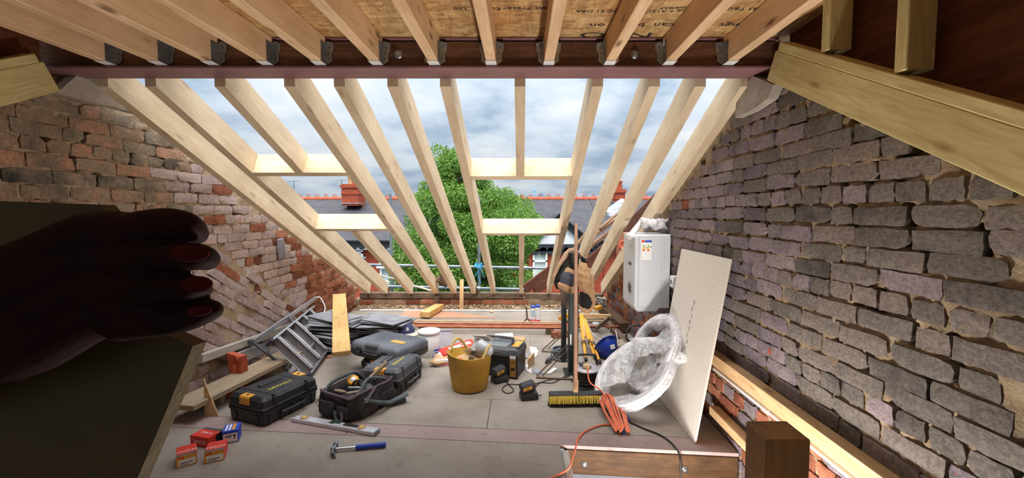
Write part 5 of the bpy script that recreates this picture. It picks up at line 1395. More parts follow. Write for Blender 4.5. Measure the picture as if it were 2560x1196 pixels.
timber('pine_plank', pk0, pk1, .138, .04, M_TREAT if False else wood('yellow_pine', (218, 184, 124), (200, 162, 100), knots=.3), 'yellow pine plank resting on the slate pile, its near end in the air', 'plank')
tag(obj('slate_bit', MB().prism([(0, 0), (.05, .01), (.03, .04)], 0, .01), M_TERRA, None, Matrix.Translation(FT(815, 897))), 'small orange brick chip on the floor in front of the slate pile', 'chip')

# ---- far floor: hardboard, offcut, pipes, bottle, bracket
P = [FT(1000, 796), FT(1240, 796), FT(1120, 780), FT(1010, 778)]
tag(obj('hardboard_sheet', MB().prism([(q.x, q.y) for q in P][::-1][::-1], .001, .006), plain('pinkish_hardboard', (176, 130, 106), (190, 144, 118), 3, .7)), 'thin tapering pinkish-orange hardboard lying on the far floor', 'sheet')
p0, p1 = FT(1052, 798), FT(1108, 776); timber('pine_offcut', p0 + Vector((.05, 0, .055)), p1 + Vector((-.05, 0, .055)), .13, .075, wood('offcut_pine', (230, 190, 130), (206, 160, 98)), 'short thick pine offcut lying on the orange hardboard', 'offcut')
for k, (y, z, x0, x1, lab) in enumerate(((4.92, .085, -1.35, .72, 'copper pipe lying across the floor, farthest of three'), (4.86, .078, -1.25, 1.18, 'copper pipe lying across the floor, middle of three'), (4.80, .078, -1.3, .52, 'copper pipe lying across the floor, nearest of three'))):
    tag(obj('copper_pipe', MB().tube([(x0, y, z), (x1, y - .06, z)], .011 if k != 2 else .0145, 10), M_COPPER), lab, 'pipe', 'copper pipes on the floor')
timber('thin_batten', (-1.3, 4.98, .1), (.5, 4.97, .082), .022, .012, M_BATTEN, 'thin wooden batten lying just behind the copper pipes', 'batten')
tag(obj('red_brick', brick_variant(.2, .066, 77).box((0, .05, 0), (.196, .1, .062), .004), Bred[0], None, at(.46, 4.60, .034, 0, 0, .3)), 'loose red brick on the floor left of the green steel post', 'brick')
timber('support_block', (.335, 4.78, .0), (.335, 4.78, .066), .09, .1, M_OLDWOOD, 'dark wood block under the copper pipes beside the loose brick', 'block', (0, 1, 0))
timber('support_block', (-1.14, 4.86, .0), (-1.14, 4.86, .066), .09, .1, M_OLDWOOD, 'wood block under the left end of the copper pipes', 'block', (0, 1, 0))
p = FT(1318, 819)
b = MB()
for s_ in (-1, 1): b.tube([(s_ * .085, 0, .012), (0, .02, .11)], .011, 4, sm=False)
b.tube([(0, .02, .10), (-.01, .05, .235)], .010, 4, sm=False); b.tube([(-.04, .06, .27), (-.005, .05, .2)], .004, 4)
tag(obj('steel_bracket', b, M_RUST, None, Matrix.Translation((p.x, p.y, 0))), 'rusty forked steel bracket standing near the copper pipes', 'bracket')
tag(obj('timber_chip', MB().box((0, 0, .012), (.1, .03, .024), .003), M_OLDWOOD, None, at(*FT(1208, 816), 0, 0, -.4)), 'small dark wood chip on the far floor behind the copper pipes', 'chip')
tag(obj('plaster_crumb', MB().ball((0, 0, .012), (.03, .02, .014), 8, 6), M_KRAFT, None, Matrix.Translation(FT(1229, 782))), 'pale crumb of foam on the far floor', 'crumb')
p = FT(1338, 806)
t = thing('wipes_pouch', 'white and blue plastic pouch with red base standing on the far floor', 'pouch', p, .1)
obj('pouch', MB().box((-.03, 0, .11), (.055, .05, .16), .012).box((.035, 0, .11), (.06, .05, .17), .012), M_WHITEP, t)
obj('cap', MB().box((-.03, 0, .2), (.06, .05, .03), .008), M_BLUE, t); obj('cap', MB().box((.036, 0, .208), (.06, .05, .03), .008), M_BLUE, t)
obj('red_base', MB().box((0, 0, .018), (.13, .06, .036), .008), plain('crimson_plastic', (186, 26, 52), (200, 40, 66), 8, .4), t)
obj('label', MB().box((-.03, -.0255, .12), (.05, .002, .08)), plain('pale_blue_label', (170, 190, 210), (186, 204, 220), 8, .5), t)

# ---- rods, grey cable coil, steel post
for k, (a, b_, r_, lab) in enumerate(((FT(1342, 940, .008), PY(1424, 858, 3.72), .006, 'long thin steel rod leaning on the post, nearest'), (FT(1356, 941, .008), PY(1426, 868, 3.70), .005, 'second thin steel rod beside the nearest leaning rod'), (FT(1355, 876, .006), PY(1418, 821, 4.3), .006, 'rusty rod leaning against the copper pipes, upper'), (FT(1370, 872, .006), PY(1418, 828, 4.3), .005, 'rusty rod leaning against the copper pipes, lower'))):
    tag(obj('steel_rod', MB().tube([a, b_], r_, 6), M_RUST), lab, 'rod', 'leaning steel rods')
timber('flat_bar', FT(1340, 944, .008), FT(1442, 949, .008), .02, .008, M_RUST, 'flat dark steel bar lying on the floor left of the reel', 'bar'); timber('flat_bar', FT(1354, 879, .006), FT(1415, 881, .006), .02, .006, M_RUST, 'flat brown strip lying on the floor behind the grey cable coil', 'bar')
p = FT(1404, 897); b = MB(); rs_ = random.Random(3); pts = []
for k in range(11):
    r0 = .095 + rs_.uniform(-.015, .012); cx, cy = rs_.uniform(-.012, .012), rs_.uniform(-.012, .012)
    for i in range(18):
        a = 2 * math.pi * i / 18; pts.append((p.x + cx + r0 * math.cos(a), p.y + cy + r0 * math.sin(a) * .9, .008 + .0085 * k + .004 * math.sin(2 * a + k)))
t = thing('cable_coil', 'coiled grey extension cable with black plug left of the steel post', 'cable', (0, 0, 0))
obj('coil', MB().tube(pts, .006, 6), plain('grey_pvc_cable', (104, 118, 126), (122, 136, 144), 12, .5), t)
obj('lead', MB().tube(spline([pts[-1], FT(1412, 868, .08), FT(1396, 866, .09), FT(1382, 880, .05), FT(1376, 895, .02)], 6), .005, 6), M_BLACKD, t)
obj('plug', MB().box((0, 0, 0), (.045, .06, .04), .01).box((0, -.04, .0), (.008, .03, .01)).box((.012, -.036, .0), (.006, .024, .008)).box((-.012, -.036, .0), (.006, .024, .008)), M_BLACK, t, Matrix.Translation(FT(1372, 902, .022)) @ rot(.2, .2, -.6))
t = thing('steel_post', 'dark green steel box post with top cap carrying a jacket', 'post', (.455, 3.6, 0))
obj('shaft', MB().box((0, 0, .5), (.083, .083, 1.0), .004), M_GREENST, t); obj('base_plate', MB().box((0, 0, .005), (.16, .16, .01), .002), M_GREENST, t)
obj('top_cap', MB().box((0, 0, 1.025), (.096, .096, .06), .006), M_BLACK, t); obj('paint_scrape', MB().box((-.025, -.0424, .3), (.012, .001, .09)), M_WHITEP, t)
timber('thin_post', (.40, 3.86, 0), (.40, 3.86, .62), .045, .05, M_GREENST, 'thinner dark post standing just behind the green steel post', 'post', (0, 1, 0))

# ---- jacket hung over the post
M_TAN = plain('tan_quilted_cloth', (158, 122, 88), (176, 140, 104), 9, .9, bump=.4)
M_NAVY = plain('navy_cloth', (50, 52, 66), (64, 66, 80), 9, .9, bump=.3)
M_LIN = plain('black_lining', (22, 20, 20), (34, 31, 30), 9, .95, bump=.3)
M_FUR = plain('tan_fleece', (170, 136, 108), (196, 164, 136), 60, 1.0, bump=1.0, bdist=.01)
jk = thing('jacket', 'tan and navy quilted work jacket hanging upside down over the steel post', 'jacket', (.455, 3.6, 0))
def J(zx, zy, Y): q = PY(1370 + zx / 6.65, 620 + zy / 6.65, Y); return (q.x - .455, q.y - 3.6, q.z)
def blob(lst):
    mb = MB()
    for chain, r_ in lst:
        mb.tube(chain, r_, 10)
        for k, p_ in enumerate(chain): mb.ball(p_, r_[k] if isinstance(r_, list) else r_, 10, 8)
    return mb
quilt = lambda a: .003 * np.sin(a[:, 2] * 105 + a[:, 0] * 45) + .003 * vnoise(a, 30, 5)
def fold(rows, th, nm, mat, f=None, vox=.006, sm=3):
    """padded cloth panel: rows of outline points, thickened towards the post"""
    mb = MB()
    for i_ in range(len(rows)):
        for k in range(len(rows[i_])):
            p_ = Vector(rows[i_][k])
            for q_, t_ in ((rows[i_][min(k + 1, len(rows[i_]) - 1)], 3), (rows[min(i_ + 1, len(rows) - 1)][min(k, len(rows[min(i_ + 1, len(rows) - 1)]) - 1)], 3)):
                q_ = Vector(q_)
                for s_ in range(t_): mb.ball(p_.lerp(q_, s_ / t_), th, 9, 7)
    return remesh_obj(nm, mb, mat, jk, vox, sm, None, f)
# quilted back panel on the right
fold([[J(560, 280, 3.47), J(620, 290, 3.47)], [J(520, 360, 3.45), J(600, 370, 3.44), J(670, 380, 3.46)], [J(500, 440, 3.44), J(580, 450, 3.42), J(660, 460, 3.43), J(715, 470, 3.47)], [J(500, 520, 3.44), J(580, 540, 3.42), J(660, 560, 3.42), J(725, 570, 3.46)], [J(530, 600, 3.44), J(600, 630, 3.42), J(670, 660, 3.43), J(735, 690, 3.46)], [J(570, 670, 3.45), J(640, 710, 3.44), J(700, 750, 3.45), J(735, 790, 3.47)]], .024, 'body', M_TAN, quilt)
# folded sleeve with navy band
fold([[J(330, 360, 3.48), J(400, 400, 3.46)], [J(300, 405, 3.47), J(400, 430, 3.45)]], .020, 'sleeve', M_TAN)
fold([[J(290, 420, 3.47), J(350, 440, 3.45), J(410, 460, 3.45)], [J(260, 480, 3.46), J(330, 510, 3.44), J(400, 540, 3.44)], [J(235, 545, 3.46), J(310, 575, 3.44), J(390, 610, 3.44)]], .022, 'sleeve_band', M_NAVY, lambda a: .003 * vnoise(a, 50, 7))
fold([[J(200, 600, 3.46), J(290, 630, 3.44), J(380, 660, 3.44), J(430, 680, 3.45)], [J(195, 645, 3.47), J(290, 690, 3.45), J(390, 730, 3.45)]], .022, 'cuff', M_TAN, quilt)
fold([[J(430, 430, 3.46), J(450, 500, 3.45)], [J(430, 560, 3.45), J(450, 600, 3.46)]], .022, 'pocket_roll', M_TAN, quilt)
# black lining showing at the left and inside the hood
fold([[J(340, 180, 3.6), J(370, 200, 3.58)], [J(250, 300, 3.58), J(310, 300, 3.56), J(350, 320, 3.55)], [J(190, 420, 3.57), J(250, 410, 3.55), J(290, 400, 3.53)], [J(130, 540, 3.56), J(190, 530, 3.54), J(230, 500, 3.52)], [J(160, 650, 3.56), J(200, 640, 3.55)]], .022, 'lining', M_LIN, None, .007)
fold([[J(560, 770, 3.50), J(620, 800, 3.48), J(680, 840, 3.48)], [J(560, 860, 3.50), J(630, 880, 3.48), J(700, 900, 3.48)], [J(565, 950, 3.50), J(630, 970, 3.48), J(690, 980, 3.48)]], .022, 'hood_lining', M_LIN, None, .007)
remesh_obj('collar', blob([([J(370, 50, 3.62), J(300, 120, 3.6), J(190, 290, 3.56), J(95, 490, 3.54), J(90, 530, 3.54)], [.026, .026, .018, .014, .012]), ([J(380, 60, 3.62), J(450, 60, 3.6), J(560, 120, 3.56), J(640, 220, 3.52)], [.03, .028, .012, .008])]), M_FUR, jk, .006, 2)
fold([[J(560, 160, 3.55), J(610, 200, 3.53)], [J(570, 200, 3.55), J(630, 240, 3.52)]], .016, 'collar_lining', M_LIN, None, .007)
remesh_obj('hood_rim', blob([([J(745, 800, 3.47), J(755, 930, 3.48), J(735, 1010, 3.47), J(660, 1060, 3.46), J(580, 1045, 3.46), J(545, 990, 3.47)], [.02, .018, .022, .022, .02, .012])]), M_TAN, jk, .006, 2, None, quilt)
fold([[J(220, 690, 3.5), J(290, 730, 3.49)], [J(235, 780, 3.52), J(300, 800, 3.5)], [J(260, 870, 3.54), J(310, 900, 3.52)], [J(310, 980, 3.54), J(325, 1000, 3.54)]], .018, 'hem', plain('dusty_dark_cloth', (92, 84, 82), (124, 104, 86), 9, .9, bump=.3))

# ---- broom leaning on the post
t = thing('broom', 'wide broom with yellow and black bristles leaning on the steel post', 'broom', (.395, 2.96, 0), math.radians(2))
obj('head', MB().box((0, 0, .086), (.385, .055, .022), .005), M_BLACK, t)
top = PY(1446, 560, 3.5)
obj('handle', MB().tube([(0.0, .0, .095), (top.x - .395, top.y - 2.96, top.z)], [.0155, .0135], 10), wood('broom_stick_wood', (178, 140, 116), (158, 120, 98)), t)
obj('socket', MB().tube([(0, 0, .09), (.008, .045, .17)], .02, 10), M_BATTEN, t)
for nm, mt, z0, z1, n_, j in (('yellow_bristles', plain('yellow_bristle', (232, 208, 84), (242, 222, 110), 30, .6), .026, .08, 46, .004), ('black_bristles', plain('black_bristle', (30, 25, 22), (46, 38, 32), 30, .7), .002, .036, 70, .008)):
    b = MB(); rb_ = random.Random(6)
    for k in range(n_):
        x = -.185 + .37 * k / (n_ - 1)
        if nm[0] == 'y' and abs(x - .02) < .006: continue
        for y in (-.024, -.008, .010, .024):
            b.tube([(x + rb_.uniform(-.002, .002), y, z1), (x * 1.03 + rb_.uniform(-j, j), y * 1.5 + rb_.uniform(-j, j), z0)], [.0045, .0035], 5, sm=False)
    tag(obj(nm, b, mt, t), kind='stuff')

# ---- yellow tripod, blue helmet, reel
t = thing('survey_tripod', 'folded yellow survey tripod leaning beside the steel post', 'tripod', (.7, 3.95, 0))
def T3(px, py, Y): q = PY(px, py, Y); return Vector((q.x - .7, q.y - 3.95, q.z))
hubp = T3(1457, 800, 4.5)
for k, (foot, r_) in enumerate(((FT(1465, 902, .016), .018), (FT(1489, 898, .016), .019), (FT(1500, 908, .016), .017))):
    ft = foot - Vector((.7, 3.95, 0)); tp_ = hubp + Vector((.02 * (k - 1), .0, .0))
    lg = obj('leg', MB().tube([tp_, tp_.lerp(ft, .62)], r_, 10), M_YELLOW, t)
    obj('lower_leg', MB().tube([tp_.lerp(ft, .55), tp_.lerp(ft, .96)], r_ * .75, 10), M_YELLOW, lg); obj('clamp', MB().tube([tp_.lerp(ft, .57), tp_.lerp(ft, .63)], r_ * 1.25, 10), M_OLDWOOD, lg); obj('spike', MB().tube([tp_.lerp(ft, .95), ft], [r_ * .9, r_ * .8], 8), M_BLACK, lg)
obj('head', MB().tube([hubp + Vector((0, 0, -.02)), hubp + (hubp - ft).normalized() * .09], .028, 10), M_YELLOW, t); obj('centre_pole', MB().tube([hubp, hubp.lerp(ft, .45) + Vector((-.05, 0, 0))], .012, 8), M_KRAFT, t)
t = thing('hard_hat', 'blue safety helmet lying upturned beside the yellow tripod', 'helmet'); p = FT(1517, 903)
t.matrix_world = at(p.x + .01, p.y + .1, .12, math.radians(132), math.radians(-10), math.radians(14))
rg_ = [[(.105 * math.cos(e_) * math.cos(a), .13 * math.cos(e_) * math.sin(a), .125 * math.sin(e_)) for a in [k * math.pi / 14 for k in range(28)]] for e_ in [j / 8 * math.pi / 2 for j in range(8)]]
b = MB(); loft(b, rg_, cap1=True); loft(b, [[(x * .96, y * .96, z * .96) for x, y, z in r_] for r_ in rg_][::-1], cap0=True)
obj('shell', b, M_BLUE, t)
b = MB(); loft(b, [rg_[0], [(x * 1.10, y * (1.10 if y < 0 else 1.22), -.004) for x, y, z in rg_[0]], [(x * 1.10, y * (1.10 if y < 0 else 1.22), -.009) for x, y, z in rg_[0]], [(x, y, -.006) for x, y, z in rg_[0]]]); obj('brim', b, M_BLUE, t)
obj('sticker', MB().box((0, 0, 0), (.045, .04, .003)), M_PAPER, t, at(.01, .103, .082, math.radians(-55)))
obj('harness', MB().tube([(x * .8, y * .8, -.004) for x, y, z in rg_[0]] + [(rg_[0][0][0] * .8, 0, -.004)], .008, 6), M_BLACK, t)
p = FT(1470, 975)
t = thing('cable_reel', 'black cable reel drum with grey top disc standing on the floor', 'cable reel', (p.x + .005, p.y + .09, 0), .2)
b = MB().lathe([(0, .0), (.1, 0), (.1, .008), (.085, .012), (.085, .02)] + sum([[(.092, .022 + k * .026), (.092, .044 + k * .026), (.086, .046 + k * .026)] for k in range(4)], []) + [(.085, .13), (0, .13)], 28); obj('drum', b, M_RUBBER, t)
obj('top_disc', MB().lathe([(0, .13), (.103, .13), (.106, .134), (.106, .142), (.1, .146), (.07, .146), (.068, .15), (.062, .15), (.06, .146), (0, .146)], 32), plain('pale_grey_steel', (176, 172, 180), (196, 192, 198), 8, .4, .3), t)
obj('hub', MB().lathe([(0, .146), (.035, .146), (.033, .156), (0, .158)], 20), M_BLACKD, t); obj('socket', MB().box((-.02, .05, .156), (.05, .05, .02), .004), M_BLACKD, t)
obj('handle', MB().tube(spline([(-.07, .12, .02), (-.07, .12, .19), (-.05, .12, .21), (.09, .1, .21), (.11, .09, .19), (.115, .06, .10)], 5), .0095, 8), M_RUBBER, t)
obj('frame_foot', MB().box((0, -.085, .008), (.2, .03, .016), .004).box((0, .085, .008), (.2, .03, .016), .004), M_RUBBER, t)
t = thing('mains_plug', 'beige mains plug of the orange lead on top of the cable reel', 'plug', (p.x - .005, p.y + .055, .150), .3)
obj('plug', MB().box((0, 0, .018), (.052, .05, .036), .01), M_KRAFT, t); obj('grip', MB().box((0, -.028, .012), (.03, .014, .02), .004), M_KRAFT, t)
# ---- orange extension lead on its winder
M_ORC = plain('orange_cable', (214, 104, 70), (226, 122, 86), 20, .5)
t = thing('extension_lead', 'orange extension lead wound in a hank, trailing into the stair opening', 'cable', (0, 0, 0))
e0 = FT(1512, 990, .06); e1 = FT(1556, 1074, .03); ax = (e1 - e0); axn = ax.normalized(); sd = Vector((axn.y, -axn.x, 0)).normalized()
rs_ = random.Random(12)
for k in range(16):
    off = -.055 + .11 * k / 15; hgt = .02 + .035 * math.sin(k / 15 * math.pi) + rs_.uniform(-.006, .006)
    pts = [e0 + sd * off * .55 + Vector((0, 0, hgt - .05)), e0.lerp(e1, .25) + sd * (off + rs_.uniform(-.01, .01)) + Vector((0, 0, hgt)), e0.lerp(e1, .6) + sd * (off * 1.2 + rs_.uniform(-.012, .012)) + Vector((0, 0, hgt * .8)), e1 + sd * off * .8 + axn * rs_.uniform(-.02, .03) + Vector((0, 0, hgt * .3 - .012))]
    obj('strand', MB().tube(spline(pts, 5), .0062, 7), M_ORC, t)
obj('tail', MB().tube(spline([e1 + Vector((-.02, 0, 0)), FT(1540, 1064, .008), FT(1500, 1064, .008), FT(1462, 1080, .008), FT(1444, 1100, .008), FT(1440, 1118, .006), PY(1430, 1150, 2.26), PY(1418, 1175, 2.18), PY(1370, 1200, 2.08)], 7), .0055, 8), M_ORC, t)
obj('lead', MB().tube(spline([(p.x - .0, p.y + .025, .165), FT(1474, 955, .15), FT(1500, 975, .11), FT(1520, 1000, .08)], 7), .0055, 8), M_ORC, t)
M_TEAL = plain('teal_plastic', (96, 160, 178), (116, 178, 196), 10, .45)
wn_ = thing('cable_winder', 'teal plastic cable winder inside the orange hank', 'winder', (0, 0, 0))
for k, (a, b_) in enumerate(((e0 + sd * .06 + Vector((0, 0, -.02)), FT(1575, 1053, .012)), (e0 + sd * -.01 + Vector((0, 0, -.05)), FT(1569, 1072, .012)), (e0 + sd * -.06 + Vector((0, 0, -.05)), FT(1560, 1084, .010)))):
    obj('arm', MB().tube([a, a.lerp(b_, .8), b_], [.008, .010, .008], 6, sm=False), M_TEAL, wn_)
    obj('tip', MB().tube([b_ - (b_ - a).normalized() * .03, b_], .009, 6), M_BLUE, wn_)
cable('black_lead', [FT(1576, 1057, .006), FT(1610, 1072, .006), FT(1650, 1088, .006), FT(1675, 1105, .006), FT(1690, 1122, .006), PY(1697, 1135, 2.34), PY(1701, 1160, 2.31), PY(1702, 1200, 2.30)], .005, M_RUBBER, 'black lead running from the orange hank over the edge of the stair opening')

# ---- cement board and coils of pipe
xb, xt, y0, y1, zt = 1.05, 1.235, 2.45, 3.20, 1.115
M_CEM = None
def cement():
    m, nt, ns, ls, b = newmat('cement_backer_board'); b.inputs['Roughness'].default_value = .8
    v = coords(ns, ls, (1, 1, 1), False)
    br = ns.new('ShaderNodeTexBrick'); br.offset = 0; br.inputs['Scale'].default_value = 1; br.inputs['Brick Width'].default_value = .0254; br.inputs['Row Height'].default_value = .0254; br.inputs['Mortar Size'].default_value = .0012
    br.inputs['Color1'].default_value = lin((226, 219, 208)); br.inputs['Color2'].default_value = lin((222, 215, 204)); br.inputs['Mortar'].default_value = lin((204, 195, 183)); ls.new(v, br.inputs['Vector'])
    ls.new(br.outputs['Color'], b.inputs['Base Color']); return m
up_ = Vector((xt - xb, 0, zt)); Lp = up_.length
t = thing('cement_board', 'pale cement backer board leaning against the right brick wall', 'board')
t.matrix_world = frame((xb, y0, 0), (0, 1, 0), Vector((xt - xb, 0, zt)).cross(Vector((0, 1, 0))))
# local X along Y, local Y along the lean
mm = t.matrix_world.to_3x3(); sy = 1 if (mm @ Vector((0, 1, 0))).z > 0 else -1
obj('sheet', MB().box(((y1 - y0) / 2, sy * Lp / 2, 0), (y1 - y0, Lp, .012), .001), cement(), t)
for k in range(9):
    obj('printed_mark', MB().box((.36 + .012 * (k % 2), sy * (Lp * .38 + k * .045), 0), (.010 + .004 * (k % 3), .03, .0136)), plain('grey_print_%d' % k, (140, 136, 132), (156, 152, 148), 9, .8), t)
def film():
    m, nt, ns, ls, b = newmat('cloudy_polythene_wrap'); b.inputs['Roughness'].default_value = .28; b.inputs['Base Color'].default_value = lin((232, 232, 236))
    tp = ns.new('ShaderNodeBsdfTransparent'); mx = ns.new('ShaderNodeMixShader')
    n = noise(ns, ls, coords(ns, ls), 16, 5, .6, 1.5); mr = ns.new('ShaderNodeMapRange'); mr.inputs[1].default_value = .35; mr.inputs[2].default_value = .7; mr.inputs[3].default_value = .22; mr.inputs[4].default_value = .85
    ls.new(n, mr.inputs[0]); ls.new(mr.outputs[0], mx.inputs[0]); ls.new(tp.outputs[0], mx.inputs[1]); ls.new(b.outputs[0], mx.inputs[2])
    bumpn(ns, ls, b, noise(ns, ls, coords(ns, ls), 34, 4, .6, 2.0), .6, .01)
    ls.new(mx.outputs[0], nt.nodes['Material Output'].inputs['Surface']); return m
M_FILM = film()
M_PIPE = plain('white_barrier_pipe', (222, 220, 226), (234, 232, 236), 6, .4)
def coil(label, Cc, R0, seed, tails, U, Vv):
    U = Vector(U).normalized(); Vv = Vector(Vv); Vv = (Vv - U * Vv.dot(U)).normalized(); Nn = U.cross(Vv)
    if Nn.x < 0: Nn = -Nn
    t = thing('pipe_coil', label, 'pipe coil', (Cc.x, Cc.y, 0)); O_ = Vector((Cc.x, Cc.y, 0)); rs_ = random.Random(seed)
    pts = []
    for k in range(9):
        rr_ = R0 + .0125 * (k % 3) - .012; off = -.026 + .026 * (k // 3)
        for i in range(30):
            a = 2 * math.pi * i / 30; pts.append(Cc + U * rr_ * math.cos(a) + Vv * rr_ * math.sin(a) + Nn * (off + .002 * math.sin(3 * a)) - O_)
    obj('pipe', MB().tube(pts, .0115, 8), M_PIPE, t)
    rings = []
    for i in range(64):
        a = 2 * math.pi * i / 64; e_ = U * math.cos(a) + Vv * math.sin(a); ring = []
        for j in range(14):
            b_ = 2 * math.pi * j / 14; w_ = .040 + .005 * math.sin(7 * a + 2.1 * j + seed) + .003 * math.sin(15 * a - 1.3 * j)
            inn = .03 * max(0, -math.cos(b_)) * (1 + math.sin(5 * a + seed))
            ring.append(Cc + e_ * (R0 + math.cos(b_) * w_ - inn) + Nn * math.sin(b_) * w_ * .95 - O_)
        rings.append(ring)
    rings.append(rings[0]); b = MB(); loft(b, rings); obj('plastic_wrap', b, M_FILM, t)
    for (ang, out, wd) in tails:
        e_ = U * math.cos(ang) + Vv * math.sin(ang); q = Cc + e_ * (R0 + .03) - O_; b = MB()
        rr2 = []
        for k in range(7):
            f_ = k / 6; c_ = q + out * f_ + Vector((0, 0, .02 * math.sin(5 * f_))); s_ = wd * (1 - .55 * f_) * (1 + .3 * math.sin(9 * f_))
            rr2.append([c_ + Vector((.3 * s_ * math.cos(g_), s_ * .8 * math.cos(g_ + .5), s_ * math.sin(g_))) * (1 + .25 * math.sin(3 * g_ + k)) for g_ in [m_ * math.pi / 5 for m_ in range(10)]])
        loft(b, rr2, cap1=True); obj('wrap_tail', b, M_FILM, t)
    # loose film across part of the middle
    b = MB(); G = []
    for i in range(13):
        row = []
        for j in range(9):
            s_ = -1 + 2 * i / 12; q_ = -.95 + .95 * j / 8
            pnt = U * (R0 * .95 * s_) * math.sqrt(max(0, 1 - .8 * q_ * q_)) + Vv * (R0 * .95 * q_ * (1 if seed % 2 else -1) + .04 * math.sin(3 * s_ + seed)) + Nn * (-.03 + .028 * math.sin(6 * s_ + 4 * q_ + seed) + .012 * math.sin(17 * s_ - 9 * q_))
            row.append(Cc + pnt - O_)
        G.append(row)
    loft(b, G, close=False); obj('loose_film', b, M_FILM, t)
    return t
coil('coil of white pipe in clear plastic, front one resting on the floor', Vector((.82, 2.98, .232)), .292, 3, ((.45, Vector((.11, -.10, .015)), .05),), (.79, -.06, .61), (.05, -.97, -.2))
coil('coil of white pipe in clear plastic, rear one against the cement board', Vector((.985, 3.10, .345)), .275, 4, ((2.6, Vector((-.03, .03, .03)), .035),), (.5, 0, .866), (.08, -.99, -.05))
tag(obj('white_pipe', MB().tube([FT(1528, 928, .012), PY(1578, 872, 3.75)], .012, 10), M_PIPE), 'short straight white pipe leaning behind the pipe coil', 'pipe')
pc = PY(1590, 838, 4.2); tag(obj('hose_loop', MB().tube([(pc.x + .10 * math.cos(a), pc.y, pc.z + .10 * math.sin(a)) for a in [math.radians(60 + 12 * k) for k in range(20)]], .010, 8), M_BLACKD), 'loop of grey hose standing behind the pipe coil', 'hose')

# ---- boiler
t = thing('boiler', 'white wall hung boiler with energy label on the right brick wall', 'boiler', (1.105, 3.70, .55))
b = MB(); bx, by, bz = .30, .40, .66
sec = [(-.15, .05), (-.15, .64), (-.135, .66), (.15, .66), (.15, .03), (.06, .03), (.04, .0), (-.11, .0), (-.13, .01)]
prof = [(x, z) for x, z in sec]
rings = []
for y, s_ in ((-by / 2, .965), (-by / 2 + .008, .99), (-by / 2 + .02, 1.0), (by / 2 - .02, 1.0), (by / 2 - .008, .99), (by / 2, .965)):
    rings.append([((x) * s_, y, (z - .33) * s_ + .33) for x, z in prof])
loft(b, rings, sm=False, cap0=True, cap1=True)
body = obj('casing', b, M_WHITE, t)
obj('side_seam', MB().box((-.118, -by / 2 - .0004, .34), (.002, .002, .6)), M_BLACKD, body)
obj('side_groove', MB().box((.07, -by / 2 - .0006, .34), (.006, .002, .55)).box((.095, -by / 2 - .0006, .34), (.003, .002, .55)), plain('groove_grey', (190, 192, 196), (200, 202, 206), 5, .4), body)
lb = obj('energy_label', MB().box((-.055, -by / 2 - .001, .53), (.085, .002, .17)), M_PAPER, t)
obj('label_header', MB().box((-.04, -by / 2 - .0025, .603), (.056, .001, .018)), M_BLUEC, lb); obj('label_flag', MB().box((-.083, -by / 2 - .0025, .603), (.024, .001, .018)), M_RED, lb)
for cx in (-.078, -.040):
    for k, c_ in enumerate(((70, 160, 70), (150, 190, 60), (230, 214, 60), (236, 170, 50), (224, 70, 50))):
        obj('rating_bar', MB().box((cx, -by / 2 - .0025, .567 - k * .010), (.010 + .003 * k, .001, .0085)), plain('rating_%d_%d' % (k, int(cx * -1000)), c_, c_, 5, .6), lb)
for x, z in ((-.058, .548), (-.02, .555)): obj('rating_arrow', MB().box((x, -by / 2 - .0025, z), (.010, .001, .008)), M_INK, lb)
obj('rating_plate', MB().box((-.06, -by / 2 - .001, .05), (.07, .001, .02)), plain('faint_grey', (200, 202, 206), (208, 210, 214), 5, .5), t)
Mf = Matrix(((0, 0, -1, -.1505), (-1, 0, 0, 0), (0, 1, 0, 0), (0, 0, 0, 1)))      # front face looks to -X
gz = obj('gauge', MB().lathe([(.036, 0), (.046, 0), (.048, .006), (.036, .006), (.034, .002), (0, .002)], 24), M_STEEL, t, Mf @ at(.06, .19, 0)); obj('gauge_face', MB().lathe([(0, .003), (.033, .003), (.033, .004), (0, .004)], 20), M_BLACKD, gz)
obj('display', MB().box((.05, .40, .001), (.09, .026, .002)), M_BLACKD, t, Mf); obj('brand_mark', MB().box((.05, .555, .0005), (.06, .012, .001)), plain('mark_grey', (170, 172, 178), (180, 182, 188), 5, .5), t, Mf)
t = thing('flue_pipe', 'white plastic flue pipe lying on top of the boiler', 'pipe', (0, 0, 0))
a, b_ = PY(1573, 594, 3.56), PY(1606, 553, 3.68); obj('tube', MB().tube([a, b_], .026, 16), M_WHITEP, t); obj('collar', MB().tube([b_ - (b_ - a) * .04, b_ + (b_ - a) * .06], .03, 16), M_WHITEP, t)
rs_ = random.Random(10); b = MB()
for k in range(14):
    q = PY(1607 + rs_.random() * 48, 548 + rs_.random() * 26, 3.58 + rs_.random() * .12); b.ball(q, (rs_.uniform(.03, .05), .04, rs_.uniform(.022, .04)), 10, 8)
b.tube([PY(1650, 560, 3.6), PY(1672, 549, 3.6)], [.02, .012], 8); b.tube([PY(1655, 562, 3.6), PY(1671, 577, 3.6)], [.02, .010], 8)
tag(remesh_obj('plastic_bag', b, plain('white_carrier_bag', (190, 187, 191), (208, 205, 208), 9, .45, bump=.3), None, .006, 2, None, lambda a_: .008 * vnoise(a_, 55, 2) + .004 * vnoise(a_, 130, 8)), 'knotted white plastic bag lying on top of the boiler', 'bag')
t = thing('junction_box', 'white plastic switch box on the wall behind the cement board', 'switch', PX(1686, 705, 1.24))
obj('box', MB().box((0, 0, 0), (.05, .075, .095), .006), M_WHITEP, t); obj('rocker', MB().box((-.027, 0, 0), (.006, .02, .03), .002), M_BLACKD, t); obj('drop_cable', MB().tube(spline([(.0, 0, -.045), (.004, .004, -.12), (-.004, .0, -.2)], 5), .005, 6), M_PRY, t)

